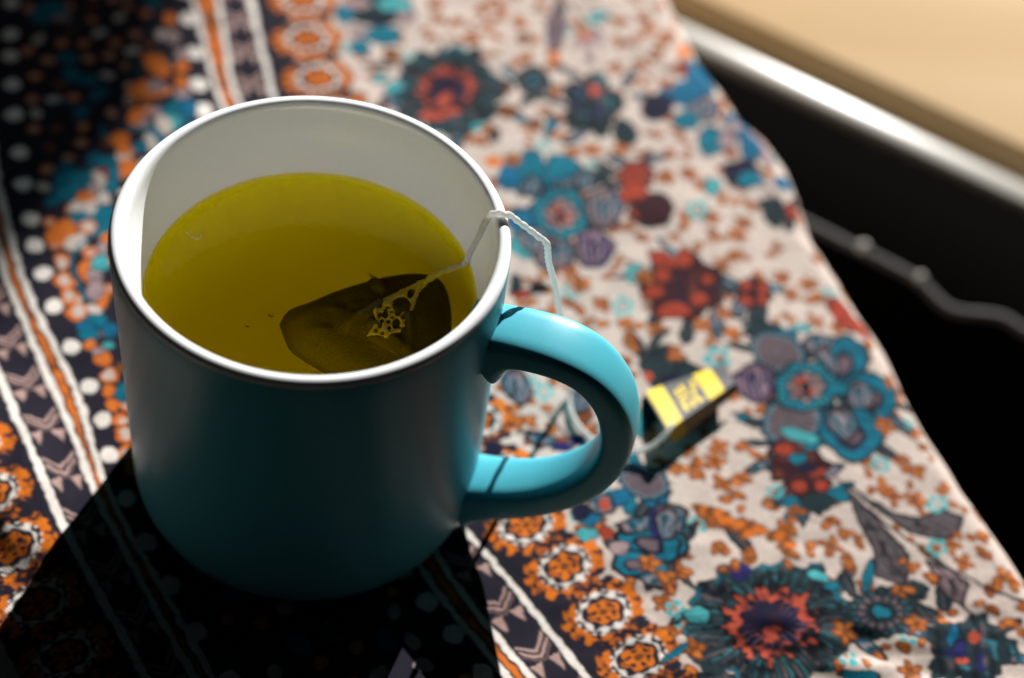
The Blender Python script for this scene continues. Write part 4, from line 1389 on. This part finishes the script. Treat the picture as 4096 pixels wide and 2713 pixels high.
QD2, QC2 = np.array((9.72, 2.65, .12)), np.array((11.42, 4.73, .32))
def slab(name, q, mat, parent, th, lift=0.0, uv=(0, 1, 0, 1), nu=10, nv=8, bow=.06):
    """a thin bowed sheet over the corners q = (u0v0, u1v0, u1v1, u0v1)"""
    q = [np.array(x) for x in q]
    nn = np.cross(q[1] - q[0], q[3] - q[0]); nn /= np.linalg.norm(nn)
    if nn[2] < 0: nn = -nn
    vv, ff = [], []
    for s_ in (0, 1):
        for i in range(nu + 1):
            for j in range(nv + 1):
                u = uv[0] + (uv[1] - uv[0]) * i / nu; w_ = uv[2] + (uv[3] - uv[2]) * j / nv
                p = q[0] * (1 - u) * (1 - w_) + q[1] * u * (1 - w_) + q[2] * u * w_ + q[3] * (1 - u) * w_
                p = p + nn * (lift + bow * math.sin(math.pi * w_) - s_ * th)
                vv.append(tuple(p))
    W_ = nv + 1; off = (nu + 1) * W_
    for i in range(nu):
        for j in range(nv):
            a = i * W_ + j
            ff.append((a, a + W_, a + W_ + 1, a + 1)); ff.append((off + a, off + a + 1, off + a + W_ + 1, off + a + W_))
    bd = [i * W_ for i in range(nu + 1)] + [nu * W_ + j for j in range(1, W_)] + [i * W_ + nv for i in range(nu - 1, -1, -1)] + [j for j in range(nv - 1, 0, -1)]
    for a, b in zip(bd, bd[1:] + bd[:1]):
        ff.append((a, off + a, off + b, b))
    return link(name, vv, ff, mat, parent, smooth=False)
top = (QDp, QC, QB, QA)           # u along the fold, v up the slip
tg_ = slab('tag', top, m_tk, bag, .035)
under = (QDp - np.array((0, 0, .02)), QC - np.array((0, 0, .02)), QC2, QD2)
tg2 = slab('tag_flap', under, m_tb, bag, .03, bow=0)
for (a, b) in ((.02, .225), (.62, .84)):
    slab('stripe', top, m_ty, tg_, .012, .010, (a, b, .0, .99), 6, 8)
slab('stripe', under, m_ty, tg2, .012, .008, (.01, .22, .02, .98), 4, 4, bow=0)
# small yellow lettering, too blurred in the photograph to read
for a, b, c_, d in ((.30, .36, .12, .36), (.30, .44, .40, .48), (.31, .36, .54, .72), (.40, .45, .10, .30), (.48, .52, .14, .46), (.47, .58, .50, .57), (.53, .58, .62, .80), (.50, .56, .10, .20), (.39, .44, .56, .78)):
    slab('lettering', top, m_ty, tg_, .010, .008, (a, b, c_, d), 2, 4)

# ------------------------------------------------------------------ froth lying on the tea over the bag
fo = np.array([(2.56, 1.06), (2.47, .55), (2.42, .10), (2.36, -.16), (2.29, -.53), (2.24, -.72), (2.1, -.78), (1.97, -.97), (1.74, -.97), (1.50, -1.02), (1.59, -.72), (1.63, -.51), (1.50, -.21), (1.51, 0), (1.64, .15), (1.89, .41), (2.14, .66), (2.40, .97)])
ho = [(2.12, .12, .20, .21), (2.1, -.5, .08, .15), (1.8, -.29, .07, .10), (1.63, -.03, .05, .07), (2.08, -.19, .05, .07), (2.23, -.26, .05, .06), (1.82, -.06, .05, .04), (2.27, .49, .07, .14), (1.68, -.81, .04, .06), (1.84, -.86, .04, .05), (1.76, -.49, .04, .05),
      (1.91, -.48, .04, .05), (1.97, -.67, .04, .05), (1.68, -.32, .04, .08), (1.79, -.15, .04, .03), (1.74, -.69, .03, .04), (2.3, .03, .03, .05), (1.93, -.17, .03, .03), (1.98, -.33, .035, .03), (2.2, -.6, .03, .04), (2.35, .68, .03, .05)]
gx = np.arange(1.3, 2.75, .016); gy = np.arange(-1.2, 1.25, .016)
FX, FY = np.meshgrid(gx, gy, indexing='ij')
ins = np.zeros(FX.shape, bool); D = np.full(FX.shape, 9.)
for p, q in zip(fo, np.roll(fo, -1, 0)):
    e = q - p; t_ = np.clip(((FX - p[0]) * e[0] + (FY - p[1]) * e[1]) / (e @ e), 0, 1)
    D = np.minimum(D, np.hypot(FX - p[0] - t_ * e[0], FY - p[1] - t_ * e[1]))
    ins ^= ((p[1] > FY) != (q[1] > FY)) & (FX < p[0] + (FY - p[1]) / (q[1] - p[1] + 1e-12) * (q[0] - p[0]))
sd_ = np.where(ins, -D, D) + .03 * vnoise(FX, FY, .09, 91)
for hx, hy, ra, rb in ho:
    ra, rb = ra * 1.04, rb * 1.04
    dd = (np.hypot((FX - hx) / ra, (FY - hy) / rb) - 1) * min(ra, rb)
    sd_ = np.maximum(sd_, -dd)
keep = sd_ < 0
hgt = .045 * np.sqrt(np.clip(-sd_ / .05, 0, 1)) + .008 * vnoise(FX, FY, .05, 92)
fv, ff, ix = [], [], -np.ones(FX.shape, int)
def vid(i, j):
    if ix[i, j] < 0:
        ix[i, j] = len(fv); fv.append((FX[i, j], FY[i, j], TZ - .045 + max(hgt[i, j], 0)))
    return ix[i, j]
for i in range(len(gx) - 1):
    for j in range(len(gy) - 1):
        if keep[i:i + 2, j:j + 2].sum() >= 3:
            ff.append((vid(i, j), vid(i + 1, j), vid(i + 1, j + 1), vid(i, j + 1)))
m_fo, nt, bs, out = material('tea_froth')
nz = node(nt, 'ShaderNodeTexNoise'); nz.inputs['Scale'].default_value = 700
cr = node(nt, 'ShaderNodeValToRGB'); cr.color_ramp.elements[0].color = (.34, .25, .03, 1); cr.color_ramp.elements[1].color = (.52, .41, .06, 1)
nt.links.new(nz.outputs['Fac'], cr.inputs[0]); nt.links.new(cr.outputs[0], bs.inputs['Base Color'])
bs.inputs['Roughness'].default_value = .35; bs.inputs['Alpha'].default_value = .75
o = link('froth', fv, ff, m_fo)
tag(o, 'patch of pale froth with round holes above the teabag', 'froth')

# ------------------------------------------------------------------ flakes and bubbles on the tea
for i, (x, y, r) in enumerate(((-.77, -.88, .055), (-1.23, -1.30, .035))):
    fv_ = [(x + r * (1 + .4 * math.sin(3 * a + i)) * math.cos(a) * 1.3, y + r * (1 + .3 * math.cos(2 * a)) * math.sin(a), TZ - .05 - s_ * .02) for s_ in (0, 1) for a in np.linspace(0, 2 * math.pi, 10, endpoint=False)]
    ff_ = [tuple(range(10)), tuple(range(10, 20))[::-1]] + [(k, k + 10, (k + 1) % 10 + 10, (k + 1) % 10) for k in range(10)]
    o = link('tea_flake', fv_, ff_, m_bag)
    tag(o, ('larger dark flake drifting in the tea just left of the teabag', 'smallest dark speck adrift in the tea, well left of the teabag')[i], 'tea flake', None, 'loose flakes in the tea')
m_bu, nt, bs, out = material('bubble_film')
bs.inputs['Base Color'].default_value = (.55, .50, .30, 1); bs.inputs['Roughness'].default_value = .08; bs.inputs['Alpha'].default_value = .4
bv_, bf_ = [], []
for x, y, r in ((-3.31, 1.19, .03), (-3.24, 1.13, .035), (-3.16, 1.08, .045), (-3.08, 1.05, .05), (-3.01, 1.06, .06), (-2.95, 1.13, .05), (-2.94, 1.22, .035)):
    v, f = lathe([(r * math.sin(a), .8 * r * math.cos(a)) for a in np.linspace(0, math.pi / 2, 5)], 12)
    n0 = len(bv_); bv_ += [(p[0] + x, p[1] + y, p[2] + TZ + .004) for p in v]; bf_ += [tuple(q + n0 for q in fc)[::-1] for fc in f]
o = link('bubbles', bv_, bf_, m_bu)
tag(o, 'short row of tiny pale bubbles near the left side of the tea', 'bubbles')
